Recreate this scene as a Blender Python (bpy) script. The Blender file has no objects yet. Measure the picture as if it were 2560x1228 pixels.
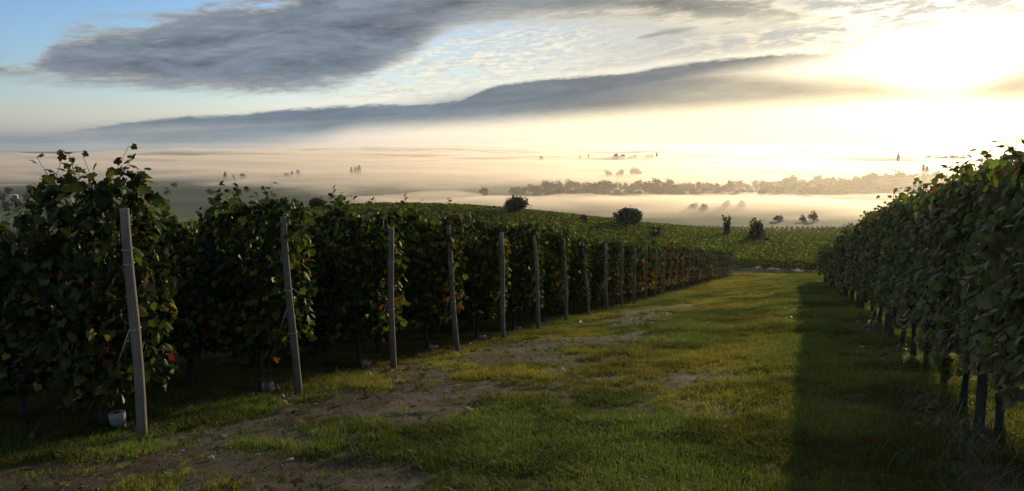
import bpy, math, random
import numpy as np
from mathutils import Vector, Matrix

R = math.radians
SC = bpy.context.scene
COL = SC.collection

# ------------------------------------------------------------------ camera
cam = bpy.data.cameras.new('camera')
camo = bpy.data.objects.new('camera', cam)
COL.objects.link(camo)
camo.location = (0, 0, 1.5)
camo.rotation_euler = (R(90 - 7.2), 0, 0)
cam.lens = 28.25
cam.sensor_width = 36
cam.clip_start = 0.05
cam.clip_end = 60000
SC.camera = camo

SUN_AZ, SUN_EL = 27.8, 7.5          # degrees right of the view axis, above the horizon
SKY_STRENGTH = 0.13
SUN_STRENGTH = 4.0
HAZE_DENSITY = 0.000055
FOG_DENSITY = 0.017
MIST_DENSITY = 0.0014

SC.view_settings.view_transform = 'Standard'
SC.view_settings.look = 'None'
SC.view_settings.gamma = 1
SC.view_settings.use_curve_mapping = False
SC.view_settings.exposure = 0.0
SC.render.engine = 'CYCLES'
SC.cycles.use_denoising = True
SC.cycles.max_bounces = 8
SC.cycles.diffuse_bounces = 3
SC.cycles.glossy_bounces = 2
SC.cycles.transmission_bounces = 5
SC.cycles.volume_bounces = 2
SC.cycles.sample_clamp_indirect = 5


class Nodes:
    """small helper for building node trees"""
    def __init__(self, tree):
        self.t = tree
        self.n = tree.nodes
        self.l = tree.links

    def new(self, kind, **props):
        x = self.n.new(kind)
        for k, v in props.items():
            setattr(x, k, v)
        return x

    def put(self, sock, v):
        if isinstance(v, bpy.types.NodeSocket):
            self.l.new(v, sock)
        elif v is not None:
            sock.default_value = v

    def m(self, op, a, b=None, c=None, clamp=False):
        x = self.new('ShaderNodeMath', operation=op, use_clamp=clamp)
        self.put(x.inputs[0], a)
        self.put(x.inputs[1], b)
        self.put(x.inputs[2], c)
        return x.outputs[0]

    def mix(self, f, a, b, blend='MIX'):
        x = self.new('ShaderNodeMix', data_type='RGBA', blend_type=blend)
        self.put(x.inputs[0], f)
        self.put(x.inputs[6], a)
        self.put(x.inputs[7], b)
        return x.outputs[2]

    def smooth(self, v, lo, hi):
        x = self.new('ShaderNodeMapRange', interpolation_type='SMOOTHSTEP')
        self.put(x.inputs[0], v)
        x.inputs[1].default_value = lo
        x.inputs[2].default_value = hi
        return x.outputs[0]

    def noise(self, vec, scale, detail=5, rough=0.55, dist=0.0):
        x = self.new('ShaderNodeTexNoise')
        self.put(x.inputs['Vector'], vec)
        x.inputs['Scale'].default_value = scale
        x.inputs['Detail'].default_value = detail
        x.inputs['Roughness'].default_value = rough
        x.inputs['Distortion'].default_value = dist
        return x.outputs[0]

    def xyz(self, a, b, c):
        x = self.new('ShaderNodeCombineXYZ')
        self.put(x.inputs[0], a)
        self.put(x.inputs[1], b)
        self.put(x.inputs[2], c)
        return x.outputs[0]

    def curve(self, v, lo, hi, pts, ylo, yhi):
        """piecewise smooth function of v (points in real units)"""
        x = self.new('ShaderNodeFloatCurve')
        f = self.m('DIVIDE', self.m('SUBTRACT', v, lo), hi - lo, clamp=True)
        self.put(x.inputs['Value'], f)
        cu = x.mapping.curves[0]
        pp = [((a - lo) / (hi - lo), (b - ylo) / (yhi - ylo)) for a, b in pts]
        while len(cu.points) < len(pp):
            cu.points.new(0.5, 0.5)
        for q, (a, b) in zip(cu.points, pp):
            q.location = (min(1, max(0, a)), min(1, max(0, b)))
            q.handle_type = 'AUTO_CLAMPED'
        x.mapping.update()
        return self.m('ADD', self.m('MULTIPLY', x.outputs[0], yhi - ylo), ylo)


# ------------------------------------------------------------------ world: clear dawn sky with cloud layers
def build_world():
    w = bpy.data.worlds.new('World')
    SC.world = w
    w.use_nodes = True
    N = Nodes(w.node_tree)
    bg = w.node_tree.nodes['Background']
    sky = N.new('ShaderNodeTexSky', sky_type='NISHITA', sun_disc=False)
    sky.sun_elevation = R(SUN_EL)
    sky.sun_rotation = R(SUN_AZ)
    sky.ozone_density = 2.5
    sky.dust_density = 1.2
    tc = N.new('ShaderNodeTexCoord')
    sep = N.new('ShaderNodeSeparateXYZ')
    N.put(sep.inputs[0], tc.outputs['Generated'])
    X, Y, Z = sep.outputs
    az = N.m('MULTIPLY', N.m('ARCTAN2', X, Y), 180 / math.pi)            # degrees, 0 = +Y
    el = N.m('MULTIPLY', N.m('ARCSINE', Z), 180 / math.pi)
    sd = (math.sin(R(SUN_AZ)) * math.cos(R(SUN_EL)), math.cos(R(SUN_AZ)) * math.cos(R(SUN_EL)), math.sin(R(SUN_EL)))
    dot = N.new('ShaderNodeVectorMath', operation='DOT_PRODUCT')
    N.put(dot.inputs[0], tc.outputs['Generated'])
    dot.inputs[1].default_value = sd
    ang = N.m('MULTIPLY', N.m('ARCCOSINE', N.m('MINIMUM', dot.outputs['Value'], 1.0)), 180 / math.pi)
    # cloud texture coordinates: long streaks, slightly tilted
    q1 = N.xyz(N.m('MULTIPLY', az, 0.05), N.m('MULTIPLY', N.m('SUBTRACT', el, N.m('MULTIPLY', az, 0.1)), 0.26), 0.0)
    q2 = N.xyz(N.m('MULTIPLY', az, 0.16), N.m('MULTIPLY', N.m('SUBTRACT', el, N.m('MULTIPLY', az, 0.06)), 0.75), 3.0)
    n1 = N.noise(q1, 3.0, 6, 0.6, 0.3)
    n2 = N.noise(q2, 2.2, 6, 0.62, 0.6)
    n3 = N.noise(q2, 7.0, 6, 0.62, 0.2)
    n4 = N.noise(q1, 16.0, 6, 0.65, 0.8)
    wob = N.m('ADD', N.m('MULTIPLY', N.m('SUBTRACT', n1, 0.5), 2.6), N.m('ADD', N.m('MULTIPLY', N.m('SUBTRACT', n2, 0.5), 2.4), N.m('MULTIPLY', N.m('SUBTRACT', n3, 0.5), 1.1)))
    wobs = N.m('ADD', N.m('MULTIPLY', N.m('SUBTRACT', n2, 0.5), 0.32), N.m('MULTIPLY', N.m('SUBTRACT', n3, 0.5), 0.42))
    lo, hi = -60.0, 60.0
    ylo, yhi = -6.0, 20.0
    # big cloud
    t1 = N.curve(az, lo, hi, CLOUD1_TOP, ylo, yhi)
    b1 = N.curve(az, lo, hi, CLOUD1_BOT, ylo, yhi)
    e1 = N.m('MINIMUM', N.m('SUBTRACT', N.m('ADD', t1, wob), el), N.m('SUBTRACT', N.m('ADD', el, N.m('MULTIPLY', wob, 0.55)), b1))
    m1 = N.smooth(e1, -0.25, 0.75)
    core1 = N.smooth(N.m('ADD', e1, N.m('ADD', N.m('MULTIPLY', N.m('SUBTRACT', n4, 0.5), 0.8), N.m('MULTIPLY', N.m('SUBTRACT', n2, 0.5), 1.2))), 0.0, 1.5)
    # long band
    t2 = N.curve(az, lo, hi, CLOUD2_TOP, ylo, yhi)
    b2 = N.curve(az, lo, hi, CLOUD2_BOT, ylo, yhi)
    d2 = N.m('SUBTRACT', N.m('ADD', t2, wobs), el)
    rim2 = N.m('MULTIPLY', N.smooth(d2, -0.5, -0.02), N.m('MULTIPLY', N.smooth(az, -22.0, -4.0), N.smooth(az, 23.0, 19.0)))
    dark2 = N.m('MULTIPLY', N.smooth(d2, -0.06, 0.26), N.smooth(N.m('SUBTRACT', N.m('ADD', el, N.m('MULTIPLY', wobs, 0.7)), N.curve(az, lo, hi, CLOUD2_DARK, ylo, yhi)), -1.0, 0.9))
    dark2 = N.m('MULTIPLY', dark2, N.smooth(az, 22.4, 20.5))
    t2b = N.curve(az, lo, hi, CLOUD2_VEIL, ylo, yhi)
    up2 = N.smooth(N.m('SUBTRACT', N.m('ADD', t2b, N.m('MULTIPLY', wobs, 0.5)), el), -0.2, 1.3)
    dn2 = N.smooth(N.m('SUBTRACT', N.m('ADD', el, N.m('MULTIPLY', wobs, 0.4)), b2), -0.2, 1.3)
    veil2 = N.m('MULTIPLY', N.m('MULTIPLY', up2, dn2), N.curve(az, lo, hi, CLOUD2_OPACITY, 0, 1))
    m2 = N.m('MAXIMUM', dark2, veil2)
    # thin streaks
    c3 = N.curve(az, lo, hi, CLOUD3_MID, ylo, yhi)
    h3 = N.curve(az, lo, hi, CLOUD3_HALF, -0.5, 1)
    m3 = N.smooth(N.m('SUBTRACT', N.m('ADD', h3, N.m('MULTIPLY', wobs, 0.35)), N.m('ABSOLUTE', N.m('SUBTRACT', el, c3))), 0.0, 0.3)
    m3 = N.m('MULTIPLY', m3, 0.75)
    # thin bright fleecy layer between the big cloud and the band
    zone4 = N.m('MULTIPLY', N.smooth(N.m('ABSOLUTE', N.m('SUBTRACT', el, N.m('ADD', 5.6, N.m('MULTIPLY', az, 0.13)))), 4.2, 0.6), N.smooth(az, -18.0, -6.0))
    f4 = N.m('MULTIPLY', N.smooth(N.m('ADD', N.m('MULTIPLY', n2, 0.6), N.m('MULTIPLY', n3, 0.4)), 0.38, 0.58), zone4)
    g4 = N.smooth(N.m('ADD', N.m('MULTIPLY', n4, 0.5), N.m('MULTIPLY', n3, 0.5)), 0.35, 0.62)
    # clear sky: the Nishita sky, bluer high up away from the sun, glowing round the sun
    ramp = N.new('ShaderNodeValToRGB')
    N.put(ramp.inputs[0], N.m('DIVIDE', N.m('ADD', el, 1.0), 13.0, clamp=True))
    while len(ramp.color_ramp.elements) < 5:
        ramp.color_ramp.elements.new(0.5)
    for e_, (p_, c_) in zip(ramp.color_ramp.elements, [(0.0, (.40, .48, .92)), (.115, (.40, .48, .94)), (.23, (.37, .42, .64)), (.40, (.31, .36, .49)), (.8, (.265, .32, .43))]):
        e_.position = p_
        e_.color = (*c_, 1)
    away = N.smooth(ang, 8.0, 46.0)
    fac = N.mix(away, N.mix(N.smooth(el, 0.8, 4.5), (.47, .46, .47, 1), (.31, .31, .33, 1)), N.mix(1.0, ramp.outputs[0], (4.0, 4.0, 4.0, 1), 'MULTIPLY'))
    base = N.mix(1.0, sky.outputs[0], fac, 'MULTIPLY')
    glow = N.m('EXPONENT', N.m('MULTIPLY', ang, -0.155))
    glowc = N.mix(1.0, (1.0, 0.94, 0.8, 1), N.xyz(N.m('MULTIPLY', glow, 10.0), N.m('MULTIPLY', glow, 10.0), N.m('MULTIPLY', glow, 10.0)), 'MULTIPLY')
    sunny = N.m('EXPONENT', N.m('MULTIPLY', ang, -0.085))
    base = N.mix(1.0, base, glowc, 'ADD')
    fleecy = N.mix(N.m('MULTIPLY', f4, 0.9), base, N.mix(N.m('MULTIPLY', g4, N.smooth(sunny, 0.26, 0.06)), (4.3, 4.3, 4.0, 1), N.mix(sunny, (7.0, 6.6, 5.4, 1), (20.0, 18.5, 15.5, 1))))
    # cloud colours: blue grey, warmer and lighter towards the sun
    warm = N.smooth(ang, 42.0, 5.0)
    shade = N.m('ADD', 0.92, N.m('ADD', N.m('MULTIPLY', N.m('SUBTRACT', n1, 0.5), 1.8), N.m('ADD', N.m('MULTIPLY', N.m('SUBTRACT', n2, 0.5), 0.8), N.m('MULTIPLY', N.m('SUBTRACT', n4, 0.5), 0.35))))
    c_core = N.mix(warm, (1.65, 2.0, 2.48, 1), (2.9, 2.7, 2.3, 1))
    c_core = N.mix(1.0, c_core, N.xyz(shade, shade, shade), 'MULTIPLY')
    c_edge = N.mix(warm, (3.0, 3.1, 3.1, 1), (8.0, 7.2, 5.4, 1))
    c_a = N.mix(core1, c_edge, c_core)
    k = N.m('MULTIPLY', glow, 1.0)
    glowc2 = N.mix(1.0, (6.0, 4.9, 3.0, 1), N.xyz(k, k, k), 'MULTIPLY')
    out = N.mix(m1, fleecy, N.mix(0.5, c_a, glowc2, 'ADD'))
    c_b = N.mix(1.0, N.mix(dark2, N.mix(warm, (2.15, 2.6, 2.85, 1), (3.4, 3.0, 2.2, 1)), N.mix(warm, (1.55, 1.95, 2.4, 1), (1.75, 1.75, 1.7, 1))), N.mix(1.0, glowc2, N.mix(dark2, (1, 1, 1, 1), (.45, .45, .45, 1)), 'MULTIPLY'), 'ADD')
    c_b = N.mix(1.0, c_b, N.mix(0.55, (1, 1, 1, 1), N.xyz(shade, shade, shade)), 'MULTIPLY')
    out = N.mix(N.m('MULTIPLY', rim2, N.m('MULTIPLY', n3, 0.9)), out, N.mix(sunny, (6.5, 6.4, 5.4, 1), (16.0, 14.5, 11.0, 1)))
    out = N.mix(m2, out, c_b)
    out = N.mix(m3, out, N.mix(1.0, c_core, glowc2, 'ADD'))
    # unseen bright broken cloud, added above the frame to lift the ambient light
    pl = N.xyz(N.m('DIVIDE', X, N.m('ADD', N.m('MAXIMUM', Z, 0.0), 0.12)), N.m('DIVIDE', Y, N.m('ADD', N.m('MAXIMUM', Z, 0.0), 0.12)), 7.0)
    nh = N.noise(pl, 1.1, 6, 0.6, 0.4)
    mh = N.m('MULTIPLY', N.m('MULTIPLY', N.smooth(nh, 0.38, 0.6), N.smooth(el, 11.5, 17.0)), 0.85)
    out = N.mix(mh, out, N.mix(sunny, (4.6, 4.6, 4.6, 1), (9.0, 8.4, 7.2, 1)))
    N.put(bg.inputs[0], out)
    bg.inputs[1].default_value = SKY_STRENGTH


CLOUD1_TOP = [(-60, 6.0), (-34, 4.9), (-31.2, 4.9), (-29.8, 5.6), (-28.6, 7.0), (-26.3, 7.7), (-23.6, 8.0), (-21, 8.8), (-17, 9.6), (-10, 12.0), (6, 12.5), (12, 11.2), (17, 9.8), (20, 8.6), (20.9, 8.2), (22, 6.0), (60, 6.0)]
CLOUD1_BOT = [(-60, 4.2), (-34, 3.8), (-28.9, 3.55), (-25.6, 3.45), (-21.4, 3.2), (-17.9, 3.2), (-14.3, 3.45), (-10.5, 4.2), (-8.3, 5.2), (-6.1, 6.4), (-4.2, 7.6), (-0.8, 8.2), (6.1, 8.2), (11.5, 7.7), (14.2, 7.5), (18.0, 7.7), (21.2, 7.7), (23, 10.0), (60, 10.0)]
CLOUD2_TOP = [(-60, 0.6), (-32, 0.6), (-27, 1.2), (-23.4, 1.75), (-19.5, 2.0), (-15.9, 2.35), (-10.6, 2.75), (-3.9, 3.15), (-2.5, 3.65), (-1.1, 4.15), (0.6, 4.4), (5.6, 4.8), (8.3, 5.0), (10.2, 5.35), (14.2, 5.72), (19.3, 6.0), (22, 5.9), (60, 6.0)]
CLOUD2_BOT = [(-60, -1.5), (-32, -1.3), (-20, -0.8), (-14, -0.2), (-10.6, 0.45), (-5, 0.8), (0, 1.1), (9, 1.75), (14, 2.0), (19.5, 2.2), (26.6, 2.2), (32, 2.1), (60, 2.0)]
CLOUD2_DARK = [(-60, -1.5), (-23.4, 0.75), (-16, 0.8), (-10.6, 1.1), (-3.9, 1.7), (0.6, 2.1), (5.6, 2.7), (10.3, 3.7), (14.3, 4.6), (18.1, 5.3), (21.8, 5.85), (60, 6.0)]
CLOUD2_VEIL = [(-60, 1.2), (-32, 1.2), (-25, 1.7), (-16, 2.4), (-10.5, 2.8), (-1, 4.2), (5.7, 4.7), (12, 5.4), (16, 5.2), (19.5, 4.8), (23, 4.7), (25.4, 4.2), (27.2, 3.9), (29, 3.95), (30.4, 4.4), (33, 5.0), (60, 6.0)]
CLOUD2_OPACITY = [(-60, 0.9), (-24, 0.85), (-16, 0.95), (8, 0.97), (17, 0.93), (21, 0.9), (25, 0.88), (29, 0.85), (32, 0.9), (60, 0.9)]
CLOUD3_MID = [(-60, 7.0), (7.5, 6.9), (9.0, 7.25), (12.5, 7.75), (16, 8.0), (22, 6.4), (24.0, 6.65), (27, 6.95), (29, 7.4), (31.5, 7.8), (60, 8.0)]
CLOUD3_HALF = [(-60, -0.5), (7.0, -0.3), (8.5, 0.12), (10.5, 0.3), (13, 0.05), (14, -0.4), (22, -0.3), (24, 0.16), (26, 0.16), (28, -0.3), (30, -0.1), (32, 0.2), (40, -0.3), (60, -0.5)]
build_world()

sun = bpy.data.lights.new('sun', 'SUN')
sun.energy = SUN_STRENGTH
sun.angle = R(0.5)
sun.color = (1.0, 0.81, 0.50)
suno = bpy.data.objects.new('sun', sun)
COL.objects.link(suno)
sdv = Vector((math.sin(R(SUN_AZ)) * math.cos(R(SUN_EL)), math.cos(R(SUN_AZ)) * math.cos(R(SUN_EL)), math.sin(R(SUN_EL))))
suno.rotation_euler = sdv.to_track_quat('Z', 'Y').to_euler()
suno.location = sdv * 50


# ------------------------------------------------------------------ numeric helpers
def hash2(ix, iy, seed):
    n = (ix.astype(np.int64) * 374761393 + iy.astype(np.int64) * 668265263 + seed * 974711) & 0x7fffffff
    n = ((n ^ (n >> 13)) * 1274126177) & 0x7fffffff
    n = (n ^ (n >> 16)) & 0xffff
    return n / 65535.0


def vnoise(x, y, seed=0):
    x = np.asarray(x, float)
    y = np.asarray(y, float)
    ix, iy = np.floor(x), np.floor(y)
    fx, fy = x - ix, y - iy
    fx = fx * fx * fx * (fx * (fx * 6 - 15) + 10)
    fy = fy * fy * fy * (fy * (fy * 6 - 15) + 10)
    a = hash2(ix, iy, seed)
    b = hash2(ix + 1, iy, seed)
    c = hash2(ix, iy + 1, seed)
    d = hash2(ix + 1, iy + 1, seed)
    return (a * (1 - fx) + b * fx) * (1 - fy) + (c * (1 - fx) + d * fx) * fy


def fbm(x, y, scale, octaves=4, seed=0, rough=0.5):
    v, amp, tot = 0.0, 1.0, 0.0
    x = np.asarray(x, float) / scale
    y = np.asarray(y, float) / scale
    for o in range(octaves):
        v = v + amp * vnoise(x + 17.3 * o, y - 9.1 * o, seed + o)
        tot += amp
        amp *= rough
        x, y = x * 2.03, y * 2.03
    return v / tot          # 0..1


def sstep(v, lo, hi):
    t = np.clip((np.asarray(v, float) - lo) / (hi - lo), 0, 1)
    return t * t * (3 - 2 * t)


# the track runs 19.3 degrees right of +Y: t along it, s across it (right positive)
TA = R(19.3)
ET = np.array([math.sin(TA), math.cos(TA)])
ES = np.array([math.cos(TA), -math.sin(TA)])
ROW_S = -5.14          # line of the end posts of the left rows
HEDGE_S = 1.5          # line of the single row right of the track
ROW_T0, ROW_DT, N_ROWS = 5.16, 2.26, 33


def ts(t, s):
    return t * ET[0] + s * ES[0], t * ET[1] + s * ES[1]


_PX = np.array([-15000, -200, -60, -10, 0, 30, 60, 75, 90, 130, 180, 240, 320, 420, 500, 640, 900, 16000.])
_PZ = np.array([2.0, 2.0, 1.9, 1.0, 0, -4.44, -8.9, -11.3, -13.2, -16.6, -20.4, -25.8, -33.8, -43.2, -48.0, -50.0, -50.0, -50.])
_SL = np.zeros_like(_PX)
_SL[1:-1] = (_PZ[2:] - _PZ[:-2]) / (_PX[2:] - _PX[:-2])
_SL[4:7] = -0.148
_SL[-3:] = 0
_SL[:2] = 0


def profile(y):
    y = np.asarray(y, float)
    i = np.clip(np.searchsorted(_PX, y) - 1, 0, len(_PX) - 2)
    h = _PX[i + 1] - _PX[i]
    u = np.clip((y - _PX[i]) / h, 0, 1)
    u2, u3 = u * u, u * u * u
    return (2 * u3 - 3 * u2 + 1) * _PZ[i] + (u3 - 2 * u2 + u) * h * _SL[i] + (-2 * u3 + 3 * u2) * _PZ[i + 1] + (u3 - u2) * h * _SL[i + 1]


def gz(x, y):
    """height of the ground"""
    x = np.asarray(x, float)
    y = np.asarray(y, float)
    z = profile(y)
    t = x * ET[0] + y * ET[1]
    s = x * ES[0] + y * ES[1]
    cs = np.interp(t, [-5, 0, 7, 12, 17, 26, 38, 60, 95], [0, 0, .17, .38, .47, .54, .68, .5, 0])
    z = z + cs * np.clip((s + 5.14) / 6.6, -1.2, 1.8)
    dx = x + 22
    sx = np.where(dx < 0, 34.0, 40.0)
    dy = y - 150
    sy = np.where(dy < 0, 34.0, 55.0)
    z = z + 7.5 * np.exp(-0.5 * (dx / sx) ** 2 - 0.5 * (dy / sy) ** 2)
    far = sstep(y, 60, 200) * (1 - 0.6 * sstep(y, 450, 700))
    z = z + far * (fbm(x, y, 70, 3, 11) - 0.5) * 1.6
    near = 1 - sstep(np.hypot(x, y), 60, 110)
    z = z + near * ((fbm(x, y, 1.1, 3, 5) - 0.5) * 0.07 + (fbm(x, y, 0.22, 2, 8) - 0.5) * 0.03)
    # shallow wheel ruts along the track
    z = z - near * 0.035 * (np.exp(-((s + 0.9) / 0.28) ** 2) + np.exp(-((s + 2.6) / 0.28) ** 2)) * sstep(t, 6, 14)
    return z


def soil_mask(x, y):
    """1 where the ground is bare earth"""
    t = x * ET[0] + y * ET[1]
    s = x * ES[0] + y * ES[1]
    n = (fbm(x, y, 1.7, 4, 31) * 0.62 + fbm(x, y, 0.5, 3, 32) * 0.38 - .5) * 1.75 + .5
    head = np.exp(-((s + 4.6 - 0.1 * np.minimum(t, 10)) / 1.55) ** 2) * (1 - 0.55 * sstep(t, 12, 40))      # trodden headland in front of the posts
    foot = np.exp(-((s - 1.25) / 0.28) ** 2) * 0.62                                                   # under the right row
    i = (t - ROW_T0) / ROW_DT
    strip = np.exp(-((i - np.round(i)) * ROW_DT / 0.32) ** 2) * sstep(-s, 4.7, 5.4) * 0.6        # under each left row
    corner = np.exp(-(((t - 4.4) / 1.2) ** 2 + ((s + 3.0) / 2.1) ** 2)) * 0.75
    k = np.maximum.reduce([head * 0.64, foot * .9, strip, corner * .8])
    return sstep(n + (k - 0.5) * 0.8, 0.45, 0.62) * (1 - sstep(t, 75, 90))
# ---- end of numeric part


def mesh_np(name, V, F, col=None, smooth=False):
    """mesh from numpy arrays; F is (M,3) or (M,4); col per vertex"""
    V = np.ascontiguousarray(V, np.float32)
    F = np.ascontiguousarray(F, np.int32)
    me = bpy.data.meshes.new(name)
    k = F.shape[1]
    me.vertices.add(len(V))
    me.vertices.foreach_set('co', V.ravel())
    me.loops.add(F.size)
    me.loops.foreach_set('vertex_index', F.ravel())
    me.polygons.add(len(F))
    me.polygons.foreach_set('loop_start', np.arange(0, F.size, k, dtype=np.int32))
    if smooth:
        me.polygons.foreach_set('use_smooth', np.ones(len(F), bool))
    if col is not None:
        a = me.color_attributes.new('Col', 'FLOAT_COLOR', 'POINT')
        c = np.ones((len(V), 4), np.float32)
        c[:, :3] = col
        a.data.foreach_set('color', c.ravel())
    me.update(calc_edges=True)
    me.validate()
    return me


def put(name, me, mat=None, parent=None, loc=None):
    o = bpy.data.objects.new(name, me)
    COL.objects.link(o)
    if mat is not None and me is not None and not me.materials:
        me.materials.append(mat)
    if parent is not None:
        o.parent = parent
    if loc is not None:
        o.location = loc
    return o


def tag(o, label=None, cat=None, group=None, kind=None):
    if label:
        o['label'] = label
    if cat:
        o['category'] = cat
    if group:
        o['group'] = group
    if kind:
        o['kind'] = kind
    return o


def thing(name, label, cat, loc, rotz=0.0, group=None):
    o = put(name, None, loc=loc)
    o.rotation_euler = (0, 0, rotz)
    o.empty_display_size = 0.2
    return tag(o, label, cat, group)


def tube(pts, rad, n=7, cap=True):
    """tapered tube through pts"""
    pts = np.asarray(pts, float)
    rad = np.broadcast_to(np.asarray(rad, float), (len(pts),))
    d = np.gradient(pts, axis=0)
    d /= np.linalg.norm(d, axis=1)[:, None] + 1e-9
    ref = np.array([0.3, 0.9, 0.1]) if abs(d[0] @ [0, 0, 1]) > 0.8 else np.array([0, 0, 1.0])
    u = np.cross(d, ref)
    u /= np.linalg.norm(u, axis=1)[:, None] + 1e-9
    w = np.cross(d, u)
    a = np.linspace(0, 2 * math.pi, n, endpoint=False)
    V = (pts[:, None] + rad[:, None, None] * (np.cos(a)[None, :, None] * u[:, None] + np.sin(a)[None, :, None] * w[:, None])).reshape(-1, 3)
    F = []
    for i in range(len(pts) - 1):
        for j in range(n):
            k = (j + 1) % n
            F.append((i * n + j, i * n + k, (i + 1) * n + k))
            F.append((i * n + j, (i + 1) * n + k, (i + 1) * n + j))
    if cap:
        V = np.vstack([V, pts[0], pts[-1]])
        b, e = len(V) - 2, len(V) - 1
        o = (len(pts) - 1) * n
        for j in range(n):
            k = (j + 1) % n
            F.append((b, k, j))
            F.append((e, o + j, o + k))
    return V, np.array(F, int)


def join(parts):
    Vs, Fs, n = [], [], 0
    for V, F in parts:
        Vs.append(V)
        Fs.append(F + n)
        n += len(V)
    return np.vstack(Vs), np.vstack(Fs)


# ------------------------------------------------------------------ materials
def new_mat(name):
    m = bpy.data.materials.new(name)
    m.use_nodes = True
    m.node_tree.nodes.clear()
    N = Nodes(m.node_tree)
    out = N.new('ShaderNodeOutputMaterial')
    return m, N, out


def leaf_mat(name, trans=0.45, gloss=0.12, rough=0.38, tint=(1.35, 1.25, 0.7), instancer=False):
    m, N, out = new_mat(name)
    at = N.new('ShaderNodeAttribute', attribute_name='Col')
    col = at.outputs['Color']
    if instancer:
        ai = N.new('ShaderNodeAttribute', attribute_name='gcol', attribute_type='INSTANCER')
        col = N.mix(1.0, col, ai.outputs['Color'], 'MULTIPLY')
    else:
        oi = N.new('ShaderNodeObjectInfo')
        hs = N.new('ShaderNodeHueSaturation')
        N.put(hs.inputs['Hue'], N.m('ADD', 0.485, N.m('MULTIPLY', oi.outputs['Random'], 0.03)))
        N.put(hs.inputs['Value'], N.m('ADD', 0.85, N.m('MULTIPLY', oi.outputs['Random'], 0.3)))
        N.put(hs.inputs['Color'], col)
        col = hs.outputs[0]
    d = N.new('ShaderNodeBsdfDiffuse')
    N.put(d.inputs[0], col)
    t = N.new('ShaderNodeBsdfTranslucent')
    N.put(t.inputs[0], N.mix(1.0, col, (*tint, 1), 'MULTIPLY'))
    g = N.new('ShaderNodeBsdfGlossy')
    g.inputs['Roughness'].default_value = rough
    g.inputs[0].default_value = (0.85, 0.83, 0.75, 1)
    a = N.new('ShaderNodeMixShader')
    a.inputs[0].default_value = trans
    N.l.new(d.outputs[0], a.inputs[1])
    N.l.new(t.outputs[0], a.inputs[2])
    fr = N.new('ShaderNodeFresnel')
    fr.inputs[0].default_value = 1.38
    b = N.new('ShaderNodeMixShader')
    N.put(b.inputs[0], N.m('MINIMUM', N.m('MULTIPLY', fr.outputs[0], gloss * 8), gloss * 3))
    N.l.new(a.outputs[0], b.inputs[1])
    N.l.new(g.outputs[0], b.inputs[2])
    N.l.new(b.outputs[0], out.inputs[0])
    return m


def wood_mat(name, c1, c2, scale=6.0, stretch=0.08, rough=0.8, bump=0.4):
    m, N, out = new_mat(name)
    tc = N.new('ShaderNodeTexCoord')
    mp = N.new('ShaderNodeMapping')
    mp.inputs['Scale'].default_value = (1, 1, stretch)
    N.l.new(tc.outputs['Object'], mp.inputs[0])
    n = N.noise(mp.outputs[0], scale * 8, 6, 0.65, 0.4)
    n2 = N.noise(tc.outputs['Object'], scale, 4, 0.6)
    oi = N.new('ShaderNodeObjectInfo')
    f = N.smooth(N.m('ADD', N.m('MULTIPLY', n, 0.65), N.m('MULTIPLY', n2, 0.45)), 0.3, 0.8)
    p = N.new('ShaderNodeBsdfPrincipled')
    c = N.mix(f, (*c1, 1), (*c2, 1))
    v = N.m('ADD', 0.75, N.m('MULTIPLY', oi.outputs['Random'], 0.5))
    N.put(p.inputs['Base Color'], N.mix(1.0, c, N.xyz(v, v, v), 'MULTIPLY'))
    p.inputs['Roughness'].default_value = rough
    bp = N.new('ShaderNodeBump')
    bp.inputs['Strength'].default_value = bump
    bp.inputs['Distance'].default_value = 0.01
    N.put(bp.inputs['Height'], n)
    N.l.new(bp.outputs[0], p.inputs['Normal'])
    N.l.new(p.outputs[0], out.inputs[0])
    return m


def plain_mat(name, c, rough=0.7, var=0.25, scale=12.0, metallic=0.0):
    m, N, out = new_mat(name)
    tc = N.new('ShaderNodeTexCoord')
    n = N.noise(tc.outputs['Object'], scale, 5, 0.6)
    p = N.new('ShaderNodeBsdfPrincipled')
    v = N.m('ADD', 1 - var, N.m('MULTIPLY', n, 2 * var))
    N.put(p.inputs['Base Color'], N.mix(1.0, (*c, 1), N.xyz(v, v, v), 'MULTIPLY'))
    p.inputs['Roughness'].default_value = rough
    p.inputs['Metallic'].default_value = metallic
    bp = N.new('ShaderNodeBump')
    bp.inputs['Strength'].default_value = 0.3
    bp.inputs['Distance'].default_value = 0.01
    N.put(bp.inputs['Height'], n)
    N.l.new(bp.outputs[0], p.inputs['Normal'])
    N.l.new(p.outputs[0], out.inputs[0])
    return m


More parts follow.
